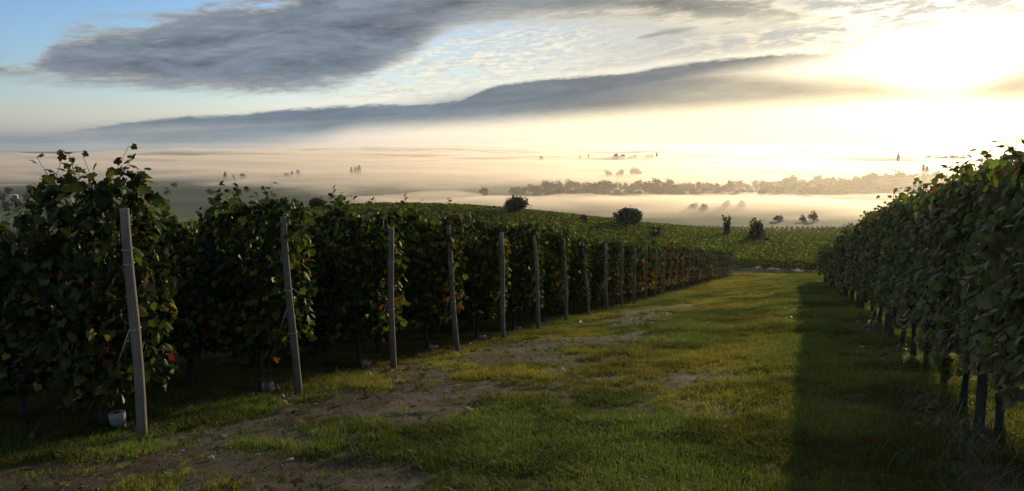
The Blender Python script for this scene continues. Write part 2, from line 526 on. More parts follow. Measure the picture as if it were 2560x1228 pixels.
def ground_mat():
    m, N, out = new_mat('earth_and_turf')
    at = N.new('ShaderNodeAttribute', attribute_name='Col')
    ge = N.new('ShaderNodeNewGeometry')
    n1 = N.noise(ge.outputs['Position'], 5.0, 6, 0.65)
    n2 = N.noise(ge.outputs['Position'], 38.0, 5, 0.7)
    n3 = N.noise(ge.outputs['Position'], 0.35, 4, 0.6)
    v = N.m('ADD', 0.45, N.m('ADD', N.m('MULTIPLY', n1, 0.5), N.m('ADD', N.m('MULTIPLY', n2, 0.4), N.m('MULTIPLY', n3, 0.3))))
    p = N.new('ShaderNodeBsdfPrincipled')
    N.put(p.inputs['Base Color'], N.mix(1.0, at.outputs['Color'], N.xyz(v, v, v), 'MULTIPLY'))
    p.inputs['Roughness'].default_value = 0.95
    p.inputs['Specular IOR Level'].default_value = 0.15
    b1 = N.new('ShaderNodeBump')
    b1.inputs['Strength'].default_value = 0.7
    b1.inputs['Distance'].default_value = 0.03
    N.put(b1.inputs['Height'], N.m('ADD', n2, N.m('MULTIPLY', n1, 1.5)))
    N.l.new(b1.outputs[0], p.inputs['Normal'])
    N.l.new(p.outputs[0], out.inputs[0])
    return m


M_LEAF = leaf_mat('vine_leaf', 0.48, 0.026, 0.55)
M_LEAF_PALE = leaf_mat('pale_vine_leaf', 0.36, 0.055, 0.6)
M_TREE = leaf_mat('tree_leaf', 0.3, 0.05, 0.5)
M_GRASS = leaf_mat('grass_blade', 0.52, 0.006, 0.5, (1.3, 1.2, 0.6), instancer=True)
M_DRYGRASS = leaf_mat('long_grass_blade', 0.45, 0.03, 0.4, (1.2, 1.1, 0.8))
M_LITTER = leaf_mat('fallen_leaf', 0.2, 0.05, 0.5)
M_BARK = wood_mat('vine_bark', (0.013, 0.010, 0.007), (0.045, 0.035, 0.025), 5, 0.12, 0.9, 0.9)
M_TRUNK = wood_mat('tree_bark', (0.02, 0.016, 0.012), (0.07, 0.055, 0.04), 3, 0.15, 0.9, 0.8)
M_SHOOT = plain_mat('green_shoot', (0.10, 0.075, 0.025), 0.6, 0.3, 30)
M_POST = wood_mat('weathered_post', (0.042, 0.033, 0.023), (0.155, 0.127, 0.092), 4, 0.03, 0.8, 0.5)
M_DARKPOST = wood_mat('dark_post', (0.02, 0.016, 0.012), (0.055, 0.045, 0.034), 4, 0.05, 0.85, 0.5)
M_WIRE = plain_mat('galvanised_wire', (0.35, 0.35, 0.35), 0.4, 0.15, 40, 0.8)
M_GUARD = plain_mat('white_sleeve', (0.19, 0.19, 0.17), 0.7, 0.7, 16)
M_STONE = plain_mat('pale_stone', (0.24, 0.22, 0.19), 0.8, 0.35, 25)
M_WALL = plain_mat('white_render', (0.8, 0.78, 0.74), 0.8, 0.1, 3)
M_ROOF = plain_mat('pale_roof', (0.42, 0.36, 0.33), 0.8, 0.2, 3)
M_DARK = plain_mat('dark_opening', (0.04, 0.04, 0.045), 0.4, 0.2, 3)


# ------------------------------------------------------------------ terrain sheet
def build_ground():
    rings = [0.0]
    r = 0.6
    while r < 6400:
        rings.append(r)
        r *= 1.0 + (0.011 if r < 12 else 0.014 if r < 60 else 0.02 if r < 300 else 0.03)
    rings.append(6400.0)
    rr = np.array(rings)
    aa = np.concatenate([np.arange(-42, 42, 0.22), np.arange(42, 318, 6.0)])
    aa = np.radians(aa)
    na, nr = len(aa), len(rr)
    X = rr[:, None] * np.sin(aa)[None]
    Y = rr[:, None] * np.cos(aa)[None]
    x, y = X.ravel(), Y.ravel()
    z = gz(x, y)
    dist = np.hypot(x, y)
    t = x * ET[0] + y * ET[1]
    s = x * ES[0] + y * ES[1]
    # colours: earth, turf, vineyards on the slope, fields on the plain
    earth = np.array([0.047, 0.033, 0.024])
    pale = np.array([0.075, 0.061, 0.048])
    turf = np.array([0.040, 0.050, 0.014])
    straw = np.array([0.13, 0.10, 0.045])
    n = fbm(x, y, 0.5, 3, 41)[:, None]
    e = earth + (pale - earth) * sstep(n, 0.4, 0.75)
    g = turf + (straw - turf) * 0.45 * sstep(fbm(x, y, 2.2, 4, 51), 0.5, 0.72)[:, None]
    sm = soil_mask(x, y)[:, None]
    g = g * (1 - .45 * sstep(-s, 5.0, 5.8) * (1 - sstep(t, 78, 84)))[:, None]  # turf darkened among the left rows: their shade put into its colour
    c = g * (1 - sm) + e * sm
    # dry strip at the far end of the track
    dry = (np.exp(-((t - 88 - 3 * (fbm(x, y, 9, 2, 61) - 0.5)) / 1.6) ** 2) * sstep(s, -9, -4))[:, None]
    c = c * (1 - 0.5 * dry) + np.array([0.11, 0.085, 0.05]) * 0.5 * dry
    # slope vineyards
    vy = np.array([0.017, 0.022, 0.007]) + (np.array([0.026, 0.027, 0.010]) - np.array([0.017, 0.022, 0.007])) * sstep(fbm(x, y, 30, 4, 71), 0.35, 0.7)[:, None]
    wv = (sstep(t, 90, 94) * (1 - sstep(y, 420, 560)))[:, None]
    c = c * (1 - wv) + vy * wv
    # plain: patchwork of fields
    fx = np.floor((x + 0.25 * y) / 210 + 0.4 * np.sin(y / 300))
    fy = np.floor((y - 0.12 * x) / 95)
    h1 = hash2(fx, fy, 81)[:, None]
    h2 = hash2(fx, fy, 82)[:, None]
    fld = np.where(h1 < 0.3, np.array([0.055, 0.075, 0.03]), np.where(h1 < 0.55, np.array([0.04, 0.055, 0.025]), np.where(h1 < 0.72, np.array([0.09, 0.10, 0.04]), np.where(h1 < 0.88, np.array([0.13, 0.105, 0.07]), np.array([0.10, 0.15, 0.05])))))
    fld = fld * (0.8 + 0.4 * h2)
    wf = sstep(y, 430, 560)[:, None]
    c = c * (1 - wf) + fld * wf
    V = np.stack([x, y, z], 1)
    i = np.arange(nr - 1)[:, None] * na
    j = np.arange(na)[None]
    k = (j + 1) % na
    F = np.stack([(i + j), (i + k), (i + na + k), (i + na + j)], -1).reshape(-1, 4)[:, ::-1]
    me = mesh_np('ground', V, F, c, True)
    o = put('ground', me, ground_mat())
    tag(o, 'grassy earth slope running down to a flat misty plain', kind='structure')


build_ground()


# ------------------------------------------------------------------ haze and fog
def volume_mat(name, density, color, aniso):
    m, N, out = new_mat(name)
    v = N.new('ShaderNodeVolumePrincipled')
    v.inputs['Color'].default_value = (*color, 1)
    v.inputs['Density'].default_value = density
    v.inputs['Anisotropy'].default_value = aniso
    N.l.new(v.outputs[0], out.inputs['Volume'])
    return m


def build_haze():
    x0, x1, y0, y1, z0, z1 = -6500, 6500, -6500, 6500, -54, 4.6
    V = np.array([(x, y, z) for z in (z0, z1) for y in (y0, y1) for x in (x0, x1)], float)
    F = np.array([(0, 2, 3, 1), (4, 5, 7, 6), (0, 1, 5, 4), (2, 6, 7, 3), (0, 4, 6, 2), (1, 3, 7, 5)])
    o = put('haze', mesh_np('haze', V, F), volume_mat('haze', HAZE_DENSITY, (0.86, 0.93, 1.0), 0.6))
    tag(o, 'thin morning haze lying over the whole valley', kind='stuff')


def fog_body(name, label, density, top_fn, az0, az1, r0, r1, na, nr, aniso, color):
    """closed body of fog lying on the plain; its top undulates and dips under the ground where there is none"""
    aa = np.radians(np.linspace(az0, az1, na))
    rr = r0 * (r1 / r0) ** np.linspace(0, 1, nr)
    A, Rr = np.meshgrid(aa, rr)
    x, y = (Rr * np.sin(A)).ravel(), (Rr * np.cos(A)).ravel()
    zt = np.maximum(top_fn(x, y), -52.5)
    n = na * nr
    V = np.vstack([np.stack([x, y, zt], 1), np.stack([x, y, np.full(n, -53.2)], 1)])
    i = (np.arange(nr - 1)[:, None] * na + np.arange(na - 1)[None]).ravel()
    top = np.stack([i, i + na, i + na + 1, i + 1], 1)[:, ::-1]
    F = [top, top[:, ::-1] + n]

    def wall(idx):
        a, b = idx[:-1], idx[1:]
        return np.stack([a, b, b + n, a + n], 1)
    F += [wall(np.arange(na))[:, ::-1], wall(np.arange(na) + (nr - 1) * na), wall(np.arange(nr) * na), wall(np.arange(nr) * na + na - 1)[:, ::-1]]
    me = mesh_np(name, V, np.vstack(F), smooth=True)
    import bmesh
    bm = bmesh.new()
    bm.from_mesh(me)
    bmesh.ops.recalc_face_normals(bm, faces=bm.faces)
    bm.to_mesh(me)
    bm.free()
    o = put(name, me, volume_mat(name, density, color, aniso))
    tag(o, label, kind='stuff')
    return o


def fog_start(x, y):
    az = np.degrees(np.arctan2(x, y))
    st = np.interp(az, [-60, -32, -22, -15, -9, -3, 4, 12, 20, 26, 32, 60], [1250, 1100, 1030, 800, 570, 520, 490, 465, 460, 475, 500, 600])
    return st * (1 + 0.3 * (fbm(x, y, 190, 4, 101) - 0.5))


def fog_end(x, y):
    az = np.degrees(np.arctan2(x, y))
    e = np.interp(az, [-60, -33, -20, -10, 0, 12, 60], [2900, 3000, 3600, 5500, 7000, 9000, 9000])
    return 1 - sstep(np.hypot(x, y), e, e * 1.25)


def fog_top(x, y):
    r = np.hypot(x, y)
    az = np.degrees(np.arctan2(x, y))
    st = fog_start(x, y)
    ramp = sstep(r, st, st + 210)
    th = np.interp(r, [500, 600, 700, 780, 900, 1000, 1150, 1300, 1800, 2600, 4000, 8000, 14000], [8.5, 9.0, 5.5, 1.8, 1.6, 5.5, 8, 9, 11, 16, 22, 32, 38])
    n = fbm(x * 0.5, y, 150, 5, 103, 0.58)
    n2 = fbm(x * 0.35, y, 600, 3, 107, 0.5)
    th = th * (-0.05 + 1.65 * n + 0.55 * n2) + (n - 0.5) * 7 * sstep(r, 700, 1000)
    th = th + (fbm(x * .8, y, 55, 4, 109, .6) - .5) * 11.0 * sstep(r, 500, 600) * (1 - sstep(r, 1300, 1900))
    return -50.4 + th * ramp * fog_end(x, y) - 2.0 * (1 - ramp * fog_end(x, y))


def mist_top(x, y):
    r = np.hypot(x, y)
    st = fog_start(x, y) - 150
    th = np.interp(r, [480, 700, 1000, 2000, 5000, 14000], [9, 20, 22, 11, 18, 24]) * (0.45 + .75 * fbm(x * .5, y, 320, 4, 113) + .4 * fbm(x * .35, y, 1100, 2, 117))
    k = sstep(r, st, st + 480) * fog_end(x, y)
    return -50.4 + th * k - 2.0 * (1 - k)


build_haze()
fog_body('fog', 'bank of white morning fog lying on the plain', FOG_DENSITY, fog_top, -62, 62, 440, 6350, 260, 230, 0.62, (0.88, 0.78, 0.68))
fog_body('mist', 'thinner veil of mist above the fog on the plain', MIST_DENSITY, mist_top, -61, 61, 330, 6330, 200, 160, 0.62, (0.75, 0.66, 0.57))


# ------------------------------------------------------------------ leaves and vines
# grape-leaf outline, petiole at the origin, tip towards +y
_LO = [(0, 0), (.20, -.16), (.46, -.10), (.44, .13), (.62, .42), (.36, .54), (.27, .76), (0, 1.0), (-.27, .76), (-.36, .54), (-.62, .42), (-.44, .13), (-.46, -.10), (-.20, -.16)]
LEAF_V = np.array([(x, y, -0.16 * (x * x * 2.2 + (y - .35) ** 2)) for x, y in _LO] + [(0, .33, .07)])
LEAF_F = np.array([(14, i, (i + 1) % 14) for i in range(14)])
_LO2 = [(0, -.05), (.48, -.05), (.58, .42), (0, 1.0), (-.58, .42), (-.48, -.05)]
LEAF2_V = np.array([(x, y, -0.3 * x * x) for x, y in _LO2])
LEAF2_F = np.array([(0, 1, 2), (0, 2, 3), (0, 3, 4), (0, 4, 5)])


def unit(v):
    return v / (np.linalg.norm(v, axis=-1, keepdims=True) + 1e-9)


def leaf_cloud(pos, nrm, tip, size, col, tmpl=(LEAF_V, LEAF_F)):
    """many leaves as one set of faces: position, facing, tip direction, width and colour each"""
    tv, tf = tmpl
    nrm = unit(nrm)
    side = unit(np.cross(tip, nrm))
    tipd = np.cross(nrm, side)
    V = pos[:, None] + size[:, None, None] * (tv[None, :, 0:1] * side[:, None] + tv[None, :, 1:2] * tipd[:, None] + tv[None, :, 2:3] * nrm[:, None])
    n = len(pos)
    F = (tf[None] + (np.arange(n) * len(tv))[:, None, None]).reshape(-1, 3)
    C = np.repeat(col, len(tv), axis=0)
    return V.reshape(-1, 3), F, C


G_DARK, G_MID, G_LIGHT = np.array([.016, .027, .007]), np.array([.028, .046, .010]), np.array([.062, .084, .017])
YELL, RUST, REDD, BROWN = np.array([.23, .19, .03]), np.array([.13, .045, .016]), np.array([.10, .016, .014]), np.array([.10, .06, .03])


def leaf_colors(rng, n, h, autumn):
    """h: 0 low .. 1 high on the plant; low leaves turn first"""
    u = rng.random(n)
    c = np.where((u < .5)[:, None], G_DARK, np.where((u < .82)[:, None], G_MID, G_LIGHT))
    p = autumn * (1.15 - h) ** 1.6
    v = rng.random(n)
    w = rng.random(n)
    aut = np.where((w < .38)[:, None], YELL * .8 + G_LIGHT * .2, np.where((w < .68)[:, None], RUST, np.where((w < .82)[:, None], REDD, BROWN)))
    c = np.where((v < p)[:, None], aut, c)
    return c * (0.75 + 0.5 * rng.random(n))[:, None]


def foliage(seed, n, top=2.15, bottom=0.42, half=0.6, thick=0.27, autumn=0.2, tmpl=(LEAF_V, LEAF_F), size=(.085, .14), shoots=5, ragged=0.22):
    rng = np.random.default_rng(seed)
    x = rng.uniform(-half, half, n)
    hz = rng.random(n)
    # ragged top and bottom outline along the row
    tl = top + ragged * (fbm(x * 1.0, np.zeros(n) + seed * 3.3, .33, 3, 7) - .55) * 2
    bl = bottom + 0.35 * (fbm(x, np.zeros(n) + seed * 5.1, .3, 3, 9) - .4) * 2
    z = bl + (tl - bl) * hz
    shell = rng.random(n) < .72
    sgn = np.where(rng.random(n) < .5, -1, 1)
    tk = thick * (0.5 + 0.95 * fbm(x + 9 * sgn, z, .38, 3, seed)) * (1 - .45 * np.clip((hz - .75) / .25, 0, 1) ** 2)
    y = np.where(shell, sgn * tk * rng.uniform(.75, 1.15, n), rng.normal(0, .4, n) * tk)
    nrm = np.stack([rng.normal(0, .65, n), sgn * rng.uniform(.1, 1.0, n), rng.normal(.35, .5, n)], 1)
    tip = np.stack([rng.normal(0, .7, n), sgn * rng.uniform(0, .5, n), -np.abs(rng.normal(.9, .3, n))], 1)
    sz = rng.uniform(*size, n)
    col = leaf_colors(rng, n, hz, autumn)
    P = np.stack([x, y, z], 1)
    parts = []
    for v in range(4):           # flat, drooping, folded and cupped leaves
        tv = tmpl[0].copy()
        ax, ay = np.abs(tv[:, 0]), tv[:, 1] - .35
        tv[:, 2] += [0, -.30 * ay * np.abs(ay) - .1 * ax, .42 * ax, .5 * (ax ** 2 + ay ** 2) - .1 * tv[:, 0]][v]
        k = np.arange(v, n, 4)
        parts.append(leaf_cloud(P[k], nrm[k], tip[k], sz[k], col[k], (tv, tmpl[1])))
    # shoots standing out of the top, with leaves along them
    for k in range(shoots):
        x0 = rng.uniform(-half * .9, half * .9)
        L = rng.uniform(.05, .26)
        d = np.array([rng.normal(0, .35), rng.normal(0, .3), 1.0])
        m = rng.integers(4, 8)
        u = np.linspace(.1, 1, m)
        base = np.array([x0, rng.normal(0, .08), top - .15])
        p = base + u[:, None] * d * (L + .15) + np.stack([rng.normal(0, .035, m), rng.normal(0, .035, m), np.zeros(m)], 1)
        nn = np.stack([rng.normal(0, .6, m), rng.normal(0, .6, m), rng.uniform(.2, 1, m)], 1)
        tt = np.stack([rng.normal(0, 1, m), rng.normal(0, 1, m), rng.uniform(-.8, .3, m)], 1)
        sv, sf = tube(np.array([base, base + .5 * d * (L + .15), base + d * (L + .15)]), [.004, .003, .002], 3, False)
        parts.append((sv, sf, np.tile(BROWN * .7 + G_MID * .3, (len(sv), 1))))
        parts.append(leaf_cloud(p, nn, tt, np.linspace(.12, .06, m) * rng.uniform(.8, 1.15), leaf_colors(rng, m, np.ones(m), .25), tmpl))
    V, F, C, off = [], [], [], 0
    for v, f, c in parts:
        V.append(v)
        F.append(f + off)
        C.append(c)
        off += len(v)
    return np.vstack(V), np.vstack(F), np.vstack(C)


def trunk_mesh(seed, h=0.85, r=0.032):
    rng = np.random.default_rng(seed)
    k = 7
    zz = np.linspace(-.06, h, k)
    wob = np.cumsum(rng.normal(0, .018, (k, 2)), axis=0)
    wob -= wob[0]
    pts = np.column_stack([wob, zz])
    rad = r * np.array([1.5, 1.15, 1.0, .95, .9, .95, .8]) * rng.uniform(.9, 1.1, k)
    parts = [tube(pts, rad, 8)]
    top = pts[-1]
    for sgn in (-1, 1):      # the arms trained along the wire
        L = .45
        q = np.array([top + [0, 0, -.04], top + [sgn * .10, .0, .05], top + [sgn * .26, rng.normal(0, .02), .06 + rng.normal(0, .02)], top + [sgn * L, 0, .07]])
        parts.append(tube(q, [r * .7, r * .6, r * .45, r * .3], 6))
        for a in (.15, .3, .42):      # upright canes
            b = top + [sgn * a, 0, .06]
            parts.append(tube(np.array([b, b + [rng.normal(0, .04), rng.normal(0, .04), .45], b + [rng.normal(0, .07), rng.normal(0, .06), .95]]), [.007, .006, .003], 4))
    V, F = join(parts)
    return mesh_np('trunk', V, F, smooth=True)


FOL_NEAR = [mesh_np('foliage', *foliage(100 + i, 1650, size=(.055, .10), autumn=[.06, .10, .16, .24, .08, .13][i], shoots=[6, 4, 7, 5, 8, 5][i], ragged=.25)) for i in range(6)]
FOL_FAR = [mesh_np('foliage', *foliage(200 + i, 620, autumn=[.35, .6, .8, .5, .95][i], tmpl=(LEAF2_V, LEAF2_F), size=(.08, .14), shoots=3)) for i in range(5)]
FOL_HEDGE = [mesh_np('foliage', *foliage(300 + i, 2300, size=(.042, .08), top=1.9, bottom=.5, thick=.24, autumn=[.03, .07, .12, .05, .15][i], shoots=[5, 3, 4, 6, 4][i], ragged=.18)) for i in range(5)]
FOL_HEDGE_FAR = [mesh_np('foliage', *foliage(330 + i, 800, top=1.75, bottom=.55, thick=.24, autumn=[.03, .06, .1][i], tmpl=(LEAF2_V, LEAF2_F), size=(.09, .15), shoots=3, ragged=.14)) for i in range(3)]
TRUNKS = [trunk_mesh(i) for i in range(5)]
for q in FOL_NEAR + FOL_FAR:
    q.materials.append(M_LEAF)
for q in FOL_HEDGE + FOL_HEDGE_FAR:
    q.materials.append(M_LEAF_PALE)
for q in FOL_HEDGE + FOL_HEDGE_FAR:      # leaf colours made paler and browner
    at = q.color_attributes['Col']
    ar = np.empty(len(at.data) * 4, np.float32)
    at.data.foreach_get('color', ar)
    ar = ar.reshape(-1, 4) * np.array([4.4, 3.4, 3.4, 1], np.float32) + np.array([.018, .015, .010, 0], np.float32)
    ar[:, 1] = np.minimum(ar[:, 1], .15)
    ar[:, 0] = np.minimum(ar[:, 0], ar[:, 1] * 1.15 + .015)
    at.data.foreach_set('color', ar.ravel())
for q in TRUNKS:
    q.materials.append(M_BARK)


def single_leaf(i, c):
    rng = np.random.default_rng(900 + i)
    V = LEAF_V.copy()
    V[:, 2] += .10 * V[:, 0] * rng.normal(0, 1) + .25 * (V[:, 1] - .3) ** 2 * rng.normal(0, 1)
    V[:14, :2] *= rng.uniform(.9, 1.1, (14, 1))
    col = np.tile(c, (len(V), 1)) * (1 + .25 * (V[:, 1:2] - .4))
    me = mesh_np('leaf', V, LEAF_F, col, True)
    me.materials.append(M_LEAF)
    return me


LEAF_H = [single_leaf(40 + i, c) for i, c in enumerate([G_DARK * 4.4 + .012, G_MID * [4.2, 3.4, 3.4] + .009, G_MID * [4.6, 3.3, 3.6] + .01, BROWN * .8, G_MID * 3.8])]
LEAF_G = [single_leaf(i, c) for i, c in enumerate([G_DARK * 1.1, G_MID, G_MID * 1.1, G_LIGHT, G_LIGHT * 1.15])]
LEAF_A = [single_leaf(20 + i, c) for i, c in enumerate([YELL * .6 + G_LIGHT * .3, G_LIGHT * .7 + YELL * .3, RUST * .8, REDD * .7, BROWN])]


def place_leaf(parent, p, n, tip, size, me):
    n = Vector(n).normalized()
    s = Vector(tip).cross(n)
    if s.length < 1e-4:
        s = Vector((1, 0, 0))
    s.normalize()
    tp = n.cross(s)
    o = put('leaf', me, parent=parent)
    M = Matrix((s, tp, n)).transposed().to_4x4()
    o.matrix_local = Matrix.Translation(p) @ M @ Matrix.Scale(size, 4)
    return o


def shoot(vine, seed, base, d, L, m=6):
    """a green shoot with its own leaves: shoot > leaf"""
    rng = np.random.default_rng(seed)
    d = np.array(d, float)
    u = np.linspace(0, 1, 5)
    bend = rng.normal(0, .06, 2)
    pts = np.array(base) + u[:, None] * d * L + np.column_stack([bend[0] * u * u, bend[1] * u * u, -.05 * u * u])
    me = mesh_np('shoot', *tube(pts, np.linspace(.0045, .0018, 5), 5), smooth=True)
    so = put('shoot', me, M_SHOOT, vine)
    for k in range(m):
        f = .18 + .82 * k / (m - 1)
        p = np.array([np.interp(f, u, pts[:, a]) for a in range(3)])
        ph = k * 2.4 + rng.normal(0, .5)
        out = np.array([math.cos(ph), math.sin(ph), 0])
        size = (.125 - .07 * f) * rng.uniform(.85, 1.2)
        me2 = random.Random(seed * 31 + k).choice(LEAF_G + LEAF_G[2:] + LEAF_A[1:2])
        place_leaf(so, p + out * .03, out * rng.normal(.2, .4) + [0, 0, .8] + rng.normal(0, .25, 3), out + [0, 0, rng.uniform(-.9, .3)], size, me2)
    return so


def skin_leaves(vine, seed, n, half, top, thick, sides=(-1, 1), autumn=.2, zlo=.5, green=None, size=(.06, .10)):
    """the outermost leaves, each a leaf of its own"""
    rng = np.random.default_rng(seed)
    for k in range(n):
        sgn = rng.choice(sides)
        z = rng.uniform(zlo, top)
        x = rng.uniform(-half, half)
        y = sgn * thick * rng.uniform(.95, 1.25)
        a = rng.random() < autumn * (1.2 - (z - zlo) / (top - zlo))
        g_ = green or LEAF_G
        me = LEAF_A[rng.integers(len(LEAF_A))] if a else g_[rng.integers(len(g_))]
        place_leaf(vine, (x, y, z), (rng.normal(0, .6), sgn, rng.normal(.4, .5)), (rng.normal(0, .7), sgn * .3, -1), rng.uniform(*size), me)


ORD = ['first', 'second', 'third', 'fourth', 'fifth', 'sixth', 'seventh', 'eighth', 'ninth', 'tenth', 'eleventh', 'twelfth', 'thirteenth', 'fourteenth', 'fifteenth', 'sixteenth', 'seventeenth', 'eighteenth', 'nineteenth', 'twentieth']
TENS = {2: 'twenty', 3: 'thirty', 4: 'forty', 5: 'fifty', 6: 'sixty', 7: 'seventy', 8: 'eighty', 9: 'ninety'}


def nth(i):
    """ordinal word of a zero-based index"""
    n = i + 1
    if n <= 20:
        return ORD[i]
    a, b = divmod(n, 10)
    if b == 0:
        return {3: 'thirtieth', 4: 'fortieth', 5: 'fiftieth', 6: 'sixtieth', 7: 'seventieth', 8: 'eightieth', 9: 'ninetieth'}[a]
    return TENS[a] + '-' + ORD[b - 1]


# height factors of the first plants of the nearest rows, counted from the end post
H_FIRST = {0: [1.06, .86, .80, .78, .78, .8], 1: [1.04, .98, .90, .86, .84, .84], 2: [1.09, .86, .80, .80, .82, .8], 3: [1.12, 1.0, .9, .88], 4: [1.10, 1.05, .98, .92], 5: [1.11, 1.04], 6: [1.08, 1.03]}


def build_left_rows():
    rng = np.random.default_rng(5)
    rot_row = math.atan2(-ES[1], -ES[0])                       # local +x runs along the row, away from the post
    for i in range(N_ROWS):
        t = ROW_T0 + ROW_DT * i + (0.0 if i < 12 else rng.normal(0, .1))
        near = i < 11
        for k in range(6 if i < 16 else 4):
            a = .68 + 1.0 * k
            x, y = ts(t + .27 + rng.normal(0, .03), ROW_S - a)
            z = float(gz(x, y))
            f = H_FIRST.get(i, [])
            sc = f[k] if k < len(f) else rng.uniform(1.0, 1.13)
            where = f'behind the {nth(i)} end post from the left' if i < N_ROWS - 1 else 'behind the last and farthest end post'
            kind = 'dark green grapevine' if i < 9 else 'grapevine turning rust red low down' if i < 22 else 'distant reddish grapevine'
            pos = ['standing right', 'second plant', 'third plant', 'fourth plant', 'fifth plant', 'sixth plant'][k]
            v = thing('grapevine', f'{kind}, {pos} {where}', 'grapevine', (x, y, z), rot_row + rng.normal(0, .03) + (math.pi if rng.random() < .5 and k > 0 else 0), 'grapevines of the left rows')
            tr = put('trunk', TRUNKS[rng.integers(5)], parent=v)
            tr.rotation_euler = (0, 0, rng.choice([0, math.pi]))
            fo = put('foliage', FOL_NEAR[rng.integers(6)] if near else FOL_FAR[rng.integers(5)], parent=v)
            fo['kind'] = 'stuff'
            fo.scale = (1, rng.uniform(.9, 1.1), sc)
            if i < 4 and k < 3 and (i < 3 or k < 2):
                sgn = 1 if abs((v.rotation_euler.z - rot_row + 9) % (2 * math.pi) - 9 % (2 * math.pi)) < 1 else -1
                front = -1 if _faces_camera(v, -1) else 1
                skin_leaves(v, 1000 + i * 10 + k, [110, 95, 75, 55][i], .55, 2.1 * sc, .27, (front, front, front, -front), [.07, .1, .1, .1][i])
                for q in range([5, 4, 4, 3][i] if k < 2 else 2):
                    r2 = np.random.default_rng(i * 100 + k * 10 + q)
                    shoot(v, i * 100 + k * 10 + q, (r2.uniform(-.45, .45), r2.normal(0, .1), 2.02 * sc), (r2.normal(0, .35), r2.normal(0, .25), 1), r2.uniform(.22, .42), int(r2.integers(5, 8)))
            if k == 0 and i < 9:
                # leaves hanging round the row's end, past the post on its sunny side
                r3 = np.random.default_rng(60 + i)
                m = [70, 46, 34, 28, 22, 18, 14, 12, 10][i]
                for q in range(m):
                    zz = r3.uniform(.62, 2.1 * sc) if i else r3.uniform(.55, 2.2)
                    out = -(.42 + r3.uniform(.04, .24))
                    if v.rotation_euler.z > rot_row + 1 or v.rotation_euler.z < rot_row - 1:
                        out = -out
                    aut = r3.random() < .17 * (1.25 - zz / 2.3)
                    me = LEAF_A[r3.integers(len(LEAF_A))] if aut else LEAF_G[2 + r3.integers(3)]
                    place_leaf(v, (out, r3.normal(0, .14), zz), (r3.normal(-.3, .7), r3.normal(0, .8), r3.normal(.4, .4)), (r3.normal(0, .5), r3.normal(0, .4), -1), r3.uniform(.07, .115), me)


def _faces_camera(v, sgn):
    c, s = math.cos(v.rotation_euler.z), math.sin(v.rotation_euler.z)
    return (-s * sgn) * (-v.location.x) + (c * sgn) * (-v.location.y) > 0


build_left_rows()


def build_right_row():
    rng = np.random.default_rng(15)
    rot = math.atan2(ET[1], ET[0])
    t, k = 1.6, 0
    while t < 39.2:
        x, y = ts(t, HEDGE_S + rng.normal(0, .02))
        z = float(gz(x, y))
        near = t < 20
        hs = np.interp(t, [0, 5.5, 7, 9, 12, 20, 30, 38, 39.2], [1.06, 1.04, 1.06, 1.05, 1.01, .98, .93, .88, .78]) * rng.uniform(.97, 1.03)
        seen = t > 4.6
        where = f'{nth(max(0, k - 3))} from the near end of the right row'
        if t > 38.2:
            where = 'last at the far end of the right row'
        kind = 'dense green grapevine' if k % 3 else 'green grapevine with some reddish leaves'
        v = thing('grapevine', f'{kind}, {where}' if t <= 38.2 else 'low green grapevine, ' + where, 'grapevine', (x, y, z), rot + (math.pi if rng.random() < .5 else 0), 'grapevines of the right row') if seen else \
            thing('grapevine', f'dense green grapevine of the right row, {nth(k)} beside the camera', 'grapevine', (x, y, z), rot, 'grapevines of the right row')
        put('trunk', TRUNKS[rng.integers(5)], parent=v).scale = (.85, .85, 1)
        fo = put('foliage', FOL_HEDGE[rng.integers(5)] if near else FOL_HEDGE_FAR[rng.integers(3)], parent=v)
        fo['kind'] = 'stuff'
        fo.scale = (1, 1, hs)
        if 4.6 < t < 11.5:
            front = 1 if _faces_camera(v, 1) else -1
            n = int(np.interp(t, [4.6, 7, 11.5], [150, 130, 60]))
            skin_leaves(v, 3000 + k, n, .52, 1.92 * hs, .25, (front, front, front, front, -front), .02, .6, LEAF_H, (.045, .08))
            for q in range(4 if t < 9 else 2):
                r2 = np.random.default_rng(k * 10 + q + 7000)
                shoot(v, 7000 + k * 10 + q, (r2.uniform(-.45, .45), r2.normal(0, .1), 1.82 * hs), (r2.normal(0, .35), r2.normal(0, .25), 1), r2.uniform(.2, .36), int(r2.integers(5, 8)))
        t += 1.02
        k += 1


build_right_row()


# ------------------------------------------------------------------ end posts of the left rows
def post_mesh(seed, h, r, lean):
    rng = np.random.default_rng(seed)
    k = 9
    zz = np.linspace(-.15, h, k)
    f = zz / h
    pts = np.column_stack([lean[0] * f + .012 * np.sin(f * 5 + seed), lean[1] * f + .008 * np.cos(f * 4 + seed), zz])
    rad = r * np.linspace(1.1, .88, k) * rng.uniform(.97, 1.03, k)
    V, F = tube(pts, rad, 14)
    return mesh_np('post', V, F, smooth=True), pts


POST_LEAN = [-.02, -.10, .01, -.15, -.05, -.11, -.08, -.16, -.05, -.02]      # along ES at the top


